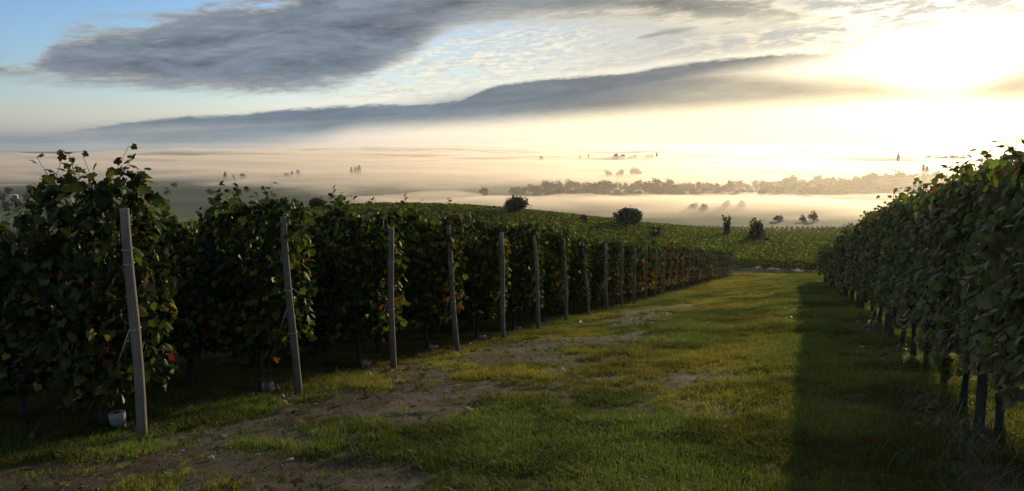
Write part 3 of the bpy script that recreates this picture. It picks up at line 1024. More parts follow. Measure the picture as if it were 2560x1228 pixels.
def build_posts():
    rng = np.random.default_rng(33)
    looks = {0: 'thick grey wooden end post, nearest of all, with two dark wire bands', 1: 'leaning grey wooden end post with a pale tie wire, second from the left', 2: 'straight grey wooden end post, third from the left, thin stay wire beside it'}
    for i in range(N_ROWS):
        t = ROW_T0 + ROW_DT * i
        x, y = ts(t, ROW_S)
        z = float(gz(x, y))
        h = [1.95, 1.98, 1.96, 2.1, 2.05, 2.08, 2.07, 2.05, 2.02, 1.95][i] if i < 10 else rng.uniform(1.9, 2.08)
        ln = POST_LEAN[i] if i < 10 else rng.normal(0, .03)
        r = .041 if i < 9 else .04
        me, pts = post_mesh(i, h, r, (ln * ES[0], ln * ES[1]))
        lab = looks.get(i) or (f'grey weathered wooden end post of the left rows, {nth(i)} from the left' if i < N_ROWS - 1 else 'farthest grey wooden end post at the end of the left rows')
        p = put('end_post', None, loc=(x, y, z))
        tag(p, lab, 'post', 'end posts of the left vine rows')
        put('shaft', me, M_POST, p)
        if i < 12:
            for zz in ([1.62, 1.5, .95] if i == 0 else [1.18, .7] if i == 1 else [1.5, .85]):
                c = np.array([np.interp(zz, pts[:, 2], pts[:, a]) for a in range(3)])
                a = np.linspace(0, 2 * math.pi, 15)
                V, F = tube(np.column_stack([c[0] + (r + .003) * np.cos(a), c[1] + (r + .003) * np.sin(a), c[2] + .012 * np.sin(a)]), .004, 5, False)
                put('wire_band', mesh_np('wire_band', V, F, smooth=True), M_WIRE, p)
            # stay wire down to its anchor, and the row wires running into the foliage
            zz = 1.05
            c = np.array([np.interp(zz, pts[:, 2], pts[:, a]) for a in range(3)])
            e = np.array([-ES[0] * .34 - ET[0] * .05, -ES[1] * .34 - ET[1] * .05, .28])
            put('stay_wire', mesh_np('stay_wire', *tube(np.array([c, (c + e) / 2 + [0, 0, -.01], e]), .0045, 5), smooth=True), M_WIRE, p)
            if i == 1:
                zz = 1.2
                c = np.array([np.interp(zz, pts[:, 2], pts[:, a]) for a in range(3)])
                e = c + np.array([ES[0] * .17, ES[1] * .17, -.07])
                put('loose_wire', mesh_np('loose_wire', *tube(np.array([c, (c + e) / 2 + [0, 0, .012], e]), .004, 5), smooth=True), M_GUARD, p)
    # stakes standing in the right row
    for k, t in enumerate((6.75, 12.6, 18.4, 24.2, 30.0, 35.8)):
        x, y = ts(t, HEDGE_S - .1)
        z = float(gz(x, y))
        me, pts = post_mesh(70 + k, 1.7, .036, (rng.normal(0, .02), rng.normal(0, .02)))
        p = put('row_stake', None, loc=(x, y, z))
        tag(p, f'dark wooden stake inside the right vine row, {nth(k)} from the near end', 'stake', 'stakes in the right row')
        put('shaft', me, M_DARKPOST, p)
        a = np.linspace(0, 2 * math.pi, 13)
        c = np.array([np.interp(.85, pts[:, 2], pts[:, q]) for q in range(3)])
        put('wire_band', mesh_np('wire_band', *tube(np.column_stack([c[0] + .038 * np.cos(a), c[1] + .038 * np.sin(a), c[2] + 0 * a]), .004, 5, False), smooth=True), M_WIRE, p)


build_posts()


# ------------------------------------------------------------------ vineyards on the slope below
def vine_row(name, label, pts, hgt, seed, per_m, size, group):
    """one clipped row of vines following the ground along pts"""
    rng = np.random.default_rng(seed)
    pts = np.asarray(pts, float)
    seg = np.linalg.norm(np.diff(pts, axis=0), axis=1)
    L = np.concatenate([[0], np.cumsum(seg)])
    n = int(L[-1] * per_m)
    u = rng.uniform(0, L[-1], n)
    gap = fbm(u, np.full(n, seed * 7.7), 2.2, 2, 3)
    x = np.interp(u, L, pts[:, 0])
    y = np.interp(u, L, pts[:, 1])
    d = unit(pts[-1] - pts[0])
    off = rng.normal(0, .5 if 'valley' in group else .27, n)
    x, y = x - d[1] * off, y + d[0] * off
    hz = rng.random(n) ** .8
    top = hgt * (.84 + .28 * fbm(u, np.full(n, seed * 3.1), 1.3, 3, 4))
    z = gz(x, y) + .3 + hz * (top - .3)
    nrm = np.stack([rng.normal(0, .8, n), rng.normal(0, .8, n), rng.uniform(.1, 1, n)], 1)
    tip = np.stack([rng.normal(0, .6, n), rng.normal(0, .6, n), -np.ones(n)], 1)
    c = leaf_colors(rng, n, hz, .03) * np.array([2.8, 2.35, 1.6])
    sz = rng.uniform(*size, n) * np.where(gap < .28, .4, 1)
    x0, y0 = float(pts[0][0]), float(pts[0][1])
    z0 = float(gz(x0, y0))
    P = np.stack([x - x0, y - y0, z - z0], 1)
    q = np.array([(-.5, 0, 0), (.5, 0, 0), (.5, .8, -.05), (-.5, .9, .0)])
    f = np.array([(0, 1, 2), (0, 2, 3)])
    V, F, C = leaf_cloud(P, nrm, tip, sz, c, (q, f))
    me = mesh_np(name, V, F, C)
    o = put(name, me, M_LEAF, loc=(x0, y0, z0))
    return tag(o, label, 'vine row', group)


def build_far_rows():
    # rows of the same vineyard running on behind the left rows: nobody could count those plants
    for k, t in enumerate((91.0, 93.2, 95.5)):
        s = np.linspace(-34, 26, 60)
        x, y = ts(t, s)
        vine_row('vine_row', ['green vine row facing the camera just beyond the dry strip at the track end', 'vine row directly behind the row at the track end', 'third vine row behind the dry strip at the track end'][k],
                 np.stack([x, y], 1), 1.55, 500 + k, 95, (.14, .26), 'vine rows beyond the track end')
    for k in range(23):
        t = 98.0 + 2.45 * k
        s = np.linspace(-16 - (t - 98) / 5, -128, 120)
        x, y = ts(t, s)
        vine_row('vine_row', f'low vine row crossing the hill behind the end posts, {nth(k)} from the front', np.stack([x, y], 1), 1.35, 520 + k, 62, (.18, .31), 'vine rows on the hill')
    ss = np.arange(-34, 22, 2.3)
    for k, s in enumerate(ss):
        t0 = 99 + max(0, (-16 - s)) * 5.5
        t = np.linspace(t0, 262, 130)
        x, y = ts(t, s + 0 * t)
        vine_row('vine_row', f'vine row running down the valley slope away from the track end, {nth(k)} from the left', np.stack([x, y], 1), 1.35, 560 + k, 105, (.17, .31), 'vine rows running down the valley slope')
    # the mass of vine tops further down and further left
    rng = np.random.default_rng(77)
    V, F, C, off = [], [], [], 0
    q = np.array([(-.5, 0, 0), (.5, 0, 0), (.55, .7, -.05), (0, 1, .05), (-.55, .7, -.05)])
    f = np.array([(0, 1, 2), (0, 2, 3), (0, 3, 4)])
    jobs = []
    for i in range(N_ROWS):
        s = rng.uniform(-62, ROW_S - 6.4, 900)
        jobs.append((*ts(ROW_T0 + ROW_DT * i + rng.normal(0, .14, 900), s), 1.95 if i < 40 else 1.5, .3))
    n = 26000
    az = np.radians(rng.uniform(-8, 36, n))
    r = rng.uniform(205, 470, n)
    x, y = r * np.sin(az), r * np.cos(az)
    s = x * ES[0] + y * ES[1]
    s2 = np.round(s / 2.6) * 2.6 + rng.normal(0, .25, n)
    x, y = x + (s2 - s) * ES[0], y + (s2 - s) * ES[1]
    keep = ((x * ET[0] + y * ET[1]) > 255) | (s2 > 23) | (s2 < -36)
    jobs.append((x[keep], y[keep], 1.4, .8))
    for x, y, h, sz in jobs:
        m = len(x)
        hz = rng.random(m) ** .7
        P = np.stack([x, y, gz(x, y) + .4 + hz * (h - .4)], 1)
        nrm = np.stack([rng.normal(0, .8, m), rng.normal(0, .8, m), rng.uniform(.1, 1, m)], 1)
        tip = np.stack([rng.normal(0, .6, m), rng.normal(0, .6, m), -np.ones(m)], 1)
        v, ff, c = leaf_cloud(P, nrm, tip, rng.uniform(.7, 1.3, m) * sz, leaf_colors(rng, m, hz, .03) * [2.8, 2.35, 1.6], (q, f))
        V.append(v)
        F.append(ff + off)
        C.append(c)
        off += len(v)
    o = put('vineyard', mesh_np('vineyard', np.vstack(V), np.vstack(F), np.vstack(C)), M_LEAF)
    tag(o, 'mass of vine tops covering the lower slope', kind='stuff')


build_far_rows()


# ------------------------------------------------------------------ trees
def crown_mesh(seed, h, w, n, leaf, style='round', bottom=.18):
    rng = np.random.default_rng(seed)
    if style == 'round':
        m = 16
        cen = rng.normal(0, 1, (m, 3))
        cen = unit(cen) * rng.uniform(.25, .74, (m, 1))
        rad = rng.uniform(.26, .44, m)
        lo = bottom * h
        mid = np.array([0, 0, (h + lo) / 2])
        sca = np.array([w / 2, w / 2, (h - lo) / 2])
        k = rng.integers(0, m, n)
        d = unit(rng.normal(0, 1, (n, 3)))
        P = cen[k] + d * (rad[k] * rng.uniform(.55, 1.05, n) ** .6)[:, None]
        P = np.where(np.linalg.norm(P, axis=1)[:, None] > 1.08, P / np.linalg.norm(P, axis=1)[:, None], P)
        P = P * sca + mid + rng.normal(0, .035 * w, (n, 3)) * (rng.random((n, 1)) < .5)
        nrm = d + rng.normal(0, .5, (n, 3))
        ck = k
    elif style == 'poplar':
        u = rng.random(n)
        prof = np.interp(u, [0, .12, .45, .8, 1], [.35, .8, 1, .7, .12])
        a = rng.uniform(0, 2 * math.pi, n)
        rr = w / 2 * prof * rng.uniform(.3, 1, n) ** .5 * (.8 + .35 * fbm(a * 1.2, u * 6, .6, 2, seed))
        P = np.stack([rr * np.cos(a), rr * np.sin(a), h * (.06 + .94 * u)], 1)
        nrm = np.stack([np.cos(a), np.sin(a), rng.normal(.3, .5, n)], 1)
        ck = (u * 12).astype(int)
    else:                    # spiky: upright wands
        m = 15
        a = rng.uniform(0, 2 * math.pi, m)
        L = rng.uniform(.55, 1.0, m)
        L[:3] = [1.0, .96, .9]
        tilt = rng.uniform(.05, .5, m) * w / h
        k = rng.integers(0, m, n)
        u = rng.random(n) ** .75
        sp = w * .10 * (1.25 - u) + .02
        P = np.stack([h * L[k] * u * np.sin(tilt[k]) * np.cos(a[k]), h * L[k] * u * np.sin(tilt[k]) * np.sin(a[k]), h * L[k] * u], 1) + rng.normal(0, 1, (n, 3)) * sp[:, None] * [1, 1, .6]
        P[:, 2] = np.maximum(P[:, 2], .05)
        nrm = rng.normal(0, 1, (n, 3))
        ck = k
    tip = np.stack([rng.normal(0, .7, n), rng.normal(0, .7, n), -np.abs(rng.normal(.5, .4, n))], 1)
    tone = rng.uniform(.75, 1.35, 40)
    c = np.array([.032, .046, .016]) * tone[ck % 40][:, None] * rng.uniform(.75, 1.3, n)[:, None]
    w2 = rng.random(n) < .12
    c[w2] = c[w2] * [1.9, 1.35, .9]
    q = np.array([(-.35, 0, 0), (.35, 0, 0), (.4, .6, -.06), (0, 1, .03), (-.4, .6, -.06)])
    f = np.array([(0, 1, 2), (0, 2, 3), (0, 3, 4)])
    V, F, C = leaf_cloud(P, nrm, tip, rng.uniform(.7, 1.3, n) * leaf, c, (q, f))
    me = mesh_np('crown', V, F, C)
    me.materials.append(M_TREE)
    return me


def tree_trunk(seed, h, r, w, style='round'):
    rng = np.random.default_rng(seed)
    top = h * (.55 if style == 'round' else .9)
    zz = np.array([-.4, .0, .15, .5, 1.0]) * top
    zz[0] = -.5
    pts = np.column_stack([np.cumsum(rng.normal(0, r * .5, 5)), np.cumsum(rng.normal(0, r * .5, 5)), zz])
    parts = [tube(pts, r * np.array([1.5, 1.3, 1.0, .7, .3]), 7)]
    if style == 'round':
        for k in range(6):
            a = k * 1.1 + rng.normal(0, .3)
            b = pts[2] * (1 - k / 7) + pts[4] * (k / 7)
            e = np.array([math.cos(a) * w * .34, math.sin(a) * w * .34, h * rng.uniform(.45, .85)])
            parts.append(tube(np.array([b, b * .5 + e * .5 + [0, 0, .04 * h], e]), r * np.array([.5, .35, .12]), 5))
    me = mesh_np('trunk', *join(parts), smooth=True)
    me.materials.append(M_TRUNK)
    return me


def tree(name, label, cat, x, y, crown, trunk, group=None, z=None, sc=1.0, rz=0.0):
    v = thing(name, label, cat, (x, y, float(gz(x, y)) if z is None else z), rz, group)
    v.scale = (sc, sc, sc) if not isinstance(sc, tuple) else sc
    put('trunk', trunk, parent=v)
    put('crown', crown, parent=v)
    return v


def build_mid_trees():
    def one(name, label, cat, x, y, h, w, n, leaf, seed, style='round', bottom=.1):
        tree(name, label, cat, x, y, crown_mesh(seed, h, w, n, leaf, style, bottom), tree_trunk(seed, h, .1 if style == 'round' else .04, w, style))
    one('round_tree', 'dark rounded bushy tree on the hill crest, left of the biggest bush', 'tree', .7, 138.0, 4.2, 4.4, 2600, .3, 701, bottom=.05)
    one('round_tree', 'largest dark round bush standing out against the bright fog', 'tree', 19.5, 133.2, 4.7, 5.5, 3600, .32, 702, bottom=.04)
    one('shrub', 'small low dark shrub between the two round trees on the hill', 'shrub', 12.1, 134.8, 2.2, 2.0, 800, .24, 703, bottom=.02)
    one('shrub', 'brownish upright shrub just behind the tops of the far left rows', 'shrub', 20.8, 114.5, 2.8, 1.6, 420, .26, 704, 'spiky')
    one('spiky_shrub', 'spiky upright shrub with bare wands in the valley vineyard', 'shrub', 34.7, 129.4, 4.5, 2.0, 1100, .24, 705, 'spiky')
    one('small_tree', 'pointed bushy tree leaning right, nearest the right vine row', 'tree', 37.4, 122.3, 4.4, 3.3, 1800, .28, 706, bottom=.03)
    one('shrub', 'low dark bush at the right foot of the pointed bushy tree', 'shrub', 38.9, 121.2, 2.0, 1.7, 600, .26, 709, bottom=.02)
    one('round_tree', 'dark tree on the crest behind the third left row', 'tree', -34.6, 142.0, 3.6, 3.1, 1500, .3, 707, bottom=.05)


build_mid_trees()

FAR_CROWN = [crown_mesh(720 + i, 1.0, [.8, .95, .7, 1.05, .85, .75][i], 520, .085, 'round', .02) for i in range(6)]
FAR_TRUNK = [tree_trunk(730 + i, 1.0, .03, .9) for i in range(3)]
POPLAR_CROWN = [crown_mesh(740 + i, 1.0, [.24, .3][i], 260, .07, 'poplar') for i in range(2)]
POPLAR_TRUNK = tree_trunk(750, 1.0, .02, .2, 'poplar')


def far_tree(label, px_az, dist, h, w=None, group='trees standing in the fog', kind='round', seed=0):
    a = math.atan(px_az)
    x, y = dist * math.tan(a), dist
    rng = random.Random(seed * 91 + int(dist * 10))
    if kind == 'poplar':
        return tree('poplar', label, 'poplar', x, y, POPLAR_CROWN[seed % 2], POPLAR_TRUNK, group, -50.2, (h, h, h) if w is None else (w / .26, w / .26, h), rng.uniform(0, 6))
    return tree('field_tree', label, 'tree', x, y, FAR_CROWN[rng.randrange(6)], FAR_TRUNK[seed % 3], group, -50.2, (h, h, h) if w is None else (w / .85, w / .85, h), rng.uniform(0, 6))


def build_far_trees():
    rng = random.Random(4)
    # the wood: distance across the frame and height of its crown line
    az = np.array([-.0, .022, .035, .05, .07, .085, .10, .11, .125, .145, .16, .17, .19, .21, .23, .26, .27, .295, .31, .325, .345, .36, .385, .41, .43, .453, .475, .498, .523, .538, .56, .60])
    hh = np.array([9.5, 11.5, 13, 15.5, 15, 13, 15, 17.5, 13.5, 12, 15, 16.5, 15.5, 14.5, 12.5, 12, 13.5, 10.5, 13, 12, 18.5, 12.5, 17.5, 15.5, 17.5, 22, 21.5, 18.5, 21, 18, 17, 16])
    k = 0
    a = .008
    while a < .60:
        D = np.interp(a, [0, .2, .4, .6], [830, 850, 900, 960]) + rng.uniform(-30, 40)
        h = float(np.interp(a, az, hh)) * rng.uniform(.86, 1.06)
        far_tree(f'hazy tree in the long misty wood, {nth(k)} from the left', a, D, h, h * rng.uniform(.85, 1.3), 'trees of the misty wood', seed=k)
        a += rng.uniform(.0055, .011)
        k += 1
    a, k2 = .03, 0
    while a < .58:
        D = np.interp(a, [0, .2, .4, .6], [790, 800, 850, 900]) + rng.uniform(-25, 30)
        h = float(np.interp(a, az, hh)) * rng.uniform(.5, .72)
        far_tree(f'lower hazy tree along the near edge of the misty wood, {nth(k2)} from the left', a, D, h, h * rng.uniform(1.3, 2.0), 'lower trees along the edge of the misty wood', seed=500 + k2)
        a += rng.uniform(.007, .016)
        k2 += 1
    T = [('broad lone tree in the fog left of the misty wood', -.0348, 790, 11, 11, 'round'), ('low hazy tree beside the left end of the misty wood', .002, 800, 10.5, 12, 'round'),
         ('nearer low tree sunk in fog before the wood, left one', .268, 640, 9, 11, 'round'), ('nearer hazy tree sunk in fog before the wood, right one', .286, 640, 8.5, 9, 'round'),
         ('squat hazy tree in the near fog below the wood', .2385, 610, 8, 10, 'round'), ('faint hazy tree in the near fog left of the squat one', .226, 620, 7.5, 9, 'round'),
         ('small round tree at the near fog edge', .333, 520, 6.8, 7.5, 'round'), ('larger round tree at the near fog edge, right of the small one', .377, 520, 9.2, 8, 'round'),
         ('sloping bush against the larger round tree in the near fog', .364, 518, 6.8, 6, 'round'),
         ('tree top above the fog behind the wood, left one', .134, 1150, 19, 15, 'round'), ('tree top above the fog behind the wood, right one', .153, 1150, 21, 21, 'round'), ('small crown behind the wood left of two tree tops', .119, 1150, 17, 14, 'round'),
         ('leftmost broad tree of the clump floating on the high fog', .128, 2200, 27, 26, 'round'), ('second tree of the clump floating on the high fog', .137, 2200, 25.5, 24, 'round'), ('third tree of the clump floating on the high fog', .146, 2200, 24, 24, 'round'), ('rightmost tree of the clump floating on the high fog', .153, 2210, 23.5, 24, 'round'),
         ('low tree right of the clump floating on the high fog', .168, 2200, 24, 26, 'round'), ('low tree beside the thin poplar on the high fog', .174, 2200, 25.5, 22, 'round'), ('thin poplar at the end of the second clump on the high fog', .179, 2200, 29, 7, 'poplar'),
         ('tiny poplar alone in the high fog left of the clumps', .0945, 2200, 26, 5, 'poplar'), ('faint tiny tree in the high fog', .036, 2100, 22, 12, 'round'), ('tiny faint poplar left of the lone one', .084, 2200, 22, 5, 'poplar'),
         ('left poplar of the three standing in pink fog', -.1992, 1180, 18.5, 5.5, 'poplar'), ('middle poplar of the three standing in pink fog', -.1942, 1180, 19, 5, 'poplar'), ('right and tallest poplar of the three in pink fog', -.1897, 1180, 20.5, 8, 'poplar'),
         ('broad tree of the group left of the three poplars', -.2796, 1150, 12.5, 11, 'round'), ('small poplar in the middle of the left group', -.2728, 1150, 13.5, 5, 'poplar'), ('stout poplar at the right of the left group', -.2655, 1150, 15, 7, 'poplar'),
         ('lone round tree in pink fog above the second left row', -.334, 1130, 12.5, 11, 'round'), ('tiny pointed tree left of the lone round one', -.356, 1130, 13, 5, 'poplar'),
         ('tall thin hazy poplar in bright fog on the right', .478, 2000, 29, 9, 'poplar'), ('twin hazy poplars before the bright fog, left one', .510, 1120, 23, 6, 'poplar'), ('twin hazy poplars before the bright fog, right one', .5145, 1120, 21, 6, 'poplar')]
    for i, (lab, a, D, h, w, kind) in enumerate(T):
        far_tree(lab, a, D, h, w, seed=i, kind=kind)
    for i in range(13):
        far_tree(f'very faint tree of the thin line in bright fog, {nth(i)} from the left', .47 + .0075 * i + rng.uniform(-.002, .002), 2150, rng.uniform(19, 25), rng.uniform(18, 26), 'faint line of trees in bright fog', seed=200 + i)
    # hedgerow trees of the clear valley on the left
    spots = [(-.63, 640, 7), (-.615, 650, 8), (-.60, 655, 7), (-.585, 640, 9), (-.62, 700, 8), (-.603, 712, 10), (-.635, 720, 9), (-.59, 708, 8), (-.578, 715, 7), (-.626, 840, 8), (-.60, 860, 9), (-.585, 900, 8), (-.447, 760, 6), (-.43, 820, 6), (-.375, 820, 7), (-.33, 860, 6), (-.42, 960, 7), (-.555, 760, 7), (-.54, 690, 8)]
    for i, (a, D, h) in enumerate(spots):
        far_tree(f'dark hedgerow tree in the clear valley fields at left, {nth(i)} of the scattered trees', a, D, h, h * rng.uniform(.9, 1.6), 'hedgerow trees in the left valley', seed=300 + i)


build_far_trees()


def build_houses():
    for i, (x, y, lab, rz) in enumerate(((-471.8, 760.9, 'tiny white house among the dark valley trees, left one', .3), (-453.8, 757.6, 'tiny white house with pale roof, right one beside the vines', -.4))):
        v = thing('white_house', lab, 'house', (x, y, -50.05), rz, 'white houses in the valley')
        w, d, h = 6.0, 4.4, 2.7
        V = np.array([(a * w / 2, b * d / 2, c * h) for c in (0, 1) for b in (-1, 1) for a in (-1, 1)] + [(-w / 2, 0, h + 1.5), (w / 2, 0, h + 1.5)])
        put('wall', mesh_np('wall', V, np.array([(0, 1, 5), (0, 5, 4), (2, 6, 7), (2, 7, 3), (0, 4, 6), (0, 6, 2), (1, 3, 7), (1, 7, 5), (4, 8, 6), (5, 7, 9)])), M_WALL, v)
        e = .25
        for sgn in (-1, 1):
            a = np.array([(-w / 2 - e, sgn * (d / 2 + e), h - .15), (w / 2 + e, sgn * (d / 2 + e), h - .15), (w / 2 + e, 0, h + 1.55), (-w / 2 - e, 0, h + 1.55)])
            Vr = np.vstack([a, a + [0, 0, .12]])
            put('roof', mesh_np('roof', Vr, np.array([(0, 1, 2, 3), (4, 5, 6, 7), (0, 1, 5, 4), (1, 2, 6, 5), (2, 3, 7, 6), (3, 0, 4, 7)])), M_ROOF, v)
        for nm, x0, x1, z0, z1 in (('door', -.4, .5, 0, 2.0), ('window', -2.2, -1.2, 1.0, 2.0), ('window', 1.3, 2.3, 1.0, 2.0)):
            y0 = -d / 2
            Vd = np.array([(x0, y0 - .05, z0), (x1, y0 - .05, z0), (x1, y0 - .05, z1), (x0, y0 - .05, z1), (x0, y0 + .05, z0), (x1, y0 + .05, z0), (x1, y0 + .05, z1), (x0, y0 + .05, z1)])
            put(nm, mesh_np(nm, Vd, np.array([(0, 1, 2, 3), (0, 4, 5, 1), (1, 5, 6, 2), (2, 6, 7, 3), (3, 7, 4, 0)])), M_DARK, v)


build_houses()


# ------------------------------------------------------------------ turf
def tuft_mesh(seed, blades, lo, hi, spread, width):
    rng = np.random.default_rng(seed)
    V, F, C = [], [], []
    for b in range(blades):
        a = rng.uniform(0, 2 * math.pi)
        r = spread * math.sqrt(rng.random())
        p0 = np.array([r * math.cos(a), r * math.sin(a), -.012])
        L = rng.uniform(lo, hi)
        lean = rng.uniform(.1, .9)
        d = np.array([math.cos(a + rng.normal(0, .9)), math.sin(a + rng.normal(0, .9)), 0])
        sd = np.array([-d[1], d[0], 0]) * width * rng.uniform(.7, 1.3)
        p1 = p0 + d * L * lean * .3 + [0, 0, L * .62]
        p2 = p0 + d * L * lean + [0, 0, L * rng.uniform(.7, 1.0)]
        i = len(V)
        V += [p0 - sd, p0 + sd, p1 - sd * .8, p1 + sd * .8, p2]
        F += [(i, i + 1, i + 3), (i, i + 3, i + 2), (i + 2, i + 3, i + 4)]
        dead = rng.random() < .1
        k = rng.uniform(.8, 1.25)
        for f in (.75, .75, 1, 1, 1.15):
            C.append(np.array([2.2, 1.6, 1.3]) * k if dead else np.array([1, 1, 1]) * k * f)
    me = mesh_np('tuft', np.array(V), np.array(F), np.array(C))
    me.materials.append(M_GRASS)
    return me


def build_grass():
    rng = np.random.default_rng(8)
    hidden = bpy.data.collections.new('tufts')       # not linked to the scene: only a source of instances
    for i in range(6):
        o = bpy.data.objects.new('tuft', tuft_mesh(i, [16, 14, 18, 12, 16, 13][i], [.03, .025, .035, .05, .03, .04][i], [.075, .065, .085, .13, .08, .10][i], .06, [.0024, .0024, .0026, .0022, .0026, .0024][i]))
        hidden.objects.link(o)
    X, Y = [], []
    for r0, r1, dens in ((2.5, 7, 800), (7, 12, 520), (12, 20, 300), (20, 34, 150), (34, 60, 75), (60, 100, 32)):
        a0, a1 = R(-37), R(37)
        n = int((a1 - a0) / 2 * (r1 * r1 - r0 * r0) * dens)
        a = rng.uniform(a0, a1, n)
        r = np.sqrt(rng.uniform(r0 * r0, r1 * r1, n))
        X.append(r * np.sin(a))
        Y.append(r * np.cos(a))
    x, y = np.concatenate(X), np.concatenate(Y)
    t = x * ET[0] + y * ET[1]
    s = x * ES[0] + y * ES[1]
    m = (s > -9.5) & (s < 4.5) | ((t > 79) & (t < 88) & (s > -30) & (s < 22))
    m &= t < 88
    sm = soil_mask(x, y)
    m &= rng.random(len(x)) > np.clip(sm * 1.0 - .04, 0, .88)
    patch = fbm(x, y, .8, 3, 91)
    m &= rng.random(len(x)) < .55 + .9 * sstep(patch, .3, .6)
    x, y, t, s, sm, patch = (v[m] for v in (x, y, t, s, sm, patch))
    n = len(x)
    r = np.hypot(x, y)
    sc = (.28 + 1.0 * patch + .28 * rng.random(n)) * np.interp(r, [0, 8, 20, 40, 100], [1, 1.05, 1.3, 1.75, 2.3]) * (1 - .35 * sm)
    sc *= 1 - .25 * sstep(t, 12, 25) * np.exp(-((s + 1.0) / 1.6) ** 2)          # trodden track
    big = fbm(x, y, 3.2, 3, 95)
    yel = (1 - .65 * sstep(s, -.9, .1)) * np.clip(sstep(big, .42, .66) * .8 + .35 * sstep(r, 15, 40), 0, 1)  # yellow cut towards the right row: its shade put into the grass colour
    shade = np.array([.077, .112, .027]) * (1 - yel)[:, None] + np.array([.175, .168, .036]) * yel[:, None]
    mott = .62 + .76 * sstep(fbm(x, y, .9, 4, 97), .3, .7)
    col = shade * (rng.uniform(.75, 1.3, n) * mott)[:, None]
    col *= (1 - .55 * sstep(-s, 4.8, 5.7) * (1 - sstep(t, 78, 84)))[:, None]  # tufts among the left rows darkened too, shade painted into their colour
    V = np.stack([x, y, gz(x, y)], 1)
    me = bpy.data.meshes.new('grass')
    me.vertices.add(n)
    me.vertices.foreach_set('co', V.astype(np.float32).ravel())
    for nm, kind, dat in (('sc', 'FLOAT', sc), ('rz', 'FLOAT', rng.uniform(0, 6.283, n)), ('vi', 'INT', rng.choice(6, n, p=[.22, .22, .2, .08, .18, .10]))):
        a = me.attributes.new(nm, kind, 'POINT')
        a.data.foreach_set('value', dat.astype(np.int32 if kind == 'INT' else np.float32))
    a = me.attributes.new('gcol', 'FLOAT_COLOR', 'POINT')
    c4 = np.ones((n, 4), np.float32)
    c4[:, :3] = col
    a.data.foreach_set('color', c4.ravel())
    o = put('grass', me)
    tag(o, 'short dewy grass in tufts on the track and headland', kind='stuff')
    ng = bpy.data.node_groups.new('grass_scatter', 'GeometryNodeTree')
    ng.interface.new_socket('Geometry', in_out='INPUT', socket_type='NodeSocketGeometry')
    ng.interface.new_socket('Geometry', in_out='OUTPUT', socket_type='NodeSocketGeometry')
    N = Nodes(ng)
    gi, go = N.new('NodeGroupInput'), N.new('NodeGroupOutput')
    ip = N.new('GeometryNodeInstanceOnPoints')
    ci = N.new('GeometryNodeCollectionInfo', transform_space='ORIGINAL')
    ci.inputs['Collection'].default_value = hidden
    ci.inputs['Separate Children'].default_value = True
    ci.inputs['Reset Children'].default_value = True

    def attr(nm, kind):
        q = N.new('GeometryNodeInputNamedAttribute', data_type=kind)
        q.inputs['Name'].default_value = nm
        return q.outputs['Attribute']
    N.l.new(gi.outputs[0], ip.inputs['Points'])
    N.l.new(ci.outputs[0], ip.inputs['Instance'])
    ip.inputs['Pick Instance'].default_value = True
    N.l.new(attr('vi', 'INT'), ip.inputs['Instance Index'])
    N.l.new(N.xyz(0.0, 0.0, attr('rz', 'FLOAT')), ip.inputs['Rotation'])
    N.l.new(attr('sc', 'FLOAT'), ip.inputs['Scale'])
    N.l.new(ip.outputs[0], go.inputs[0])
    md = o.modifiers.new('grass_scatter', 'NODES')
    md.node_group = ng


build_grass()


def build_long_grass():
    """long drying blades at the foot of the right row and a few tall weeds round the left posts"""
    rng = np.random.default_rng(19)
    V, F, C = [], [], []
    spots = []
    for k in range(150):
        t = 3.2 + 6.5 * rng.random() ** 1.6
        spots.append((*ts(3.6 + 4.4 * rng.random(), rng.normal(1.16, .2)), .12, .34, 6))
    for k in range(60):
        spots.append((*ts(rng.uniform(9, 30), rng.normal(1.3, .15)), .10, .22, 7))
    for i in range(10):
        for k in range(5):
            spots.append((*ts(ROW_T0 + ROW_DT * i + rng.normal(0, .45), ROW_S + rng.normal(-.3, .5)), .10, .26, 8))
    for x, y, lo, hi, nb in spots:
        z = float(gz(x, y))
        for b in range(nb):
            a = rng.uniform(0, 6.283)
            p0 = np.array([x + rng.normal(0, .07), y + rng.normal(0, .07), z - .02])
            L = rng.uniform(lo, hi)
            d = np.array([math.cos(a), math.sin(a), 0])
            droop = rng.uniform(.3, 1.1)
            w = np.array([-d[1], d[0], 0]) * rng.uniform(.0018, .0034)
            c = np.array([.055, .085, .02]) if rng.random() < .8 else np.array([.13, .095, .04])
            c = c * rng.uniform(.7, 1.3)
            i0 = len(V)
            for j in range(4):
                u = j / 4
                p = p0 + d * L * droop * u * u * .9 + np.array([0, 0, L * (u - .45 * droop * u ** 3)])
                V += [p - w * (1 - .7 * u), p + w * (1 - .7 * u)]
                C += [c, c]
            u = 1
            V.append(p0 + d * L * droop * .9 + np.array([0, 0, L * (1 - .45 * droop)]))
            C.append(c)
            for j in range(3):
                q = i0 + 2 * j
                F += [(q, q + 1, q + 3), (q, q + 3, q + 2)]
            F.append((i0 + 6, i0 + 7, i0 + 8))
    o = put('long_grass', mesh_np('long_grass', np.array(V), np.array(F), np.array(C)), M_DRYGRASS)
    tag(o, 'long arching half dry grass at the foot of the vines', kind='stuff')


build_long_grass()


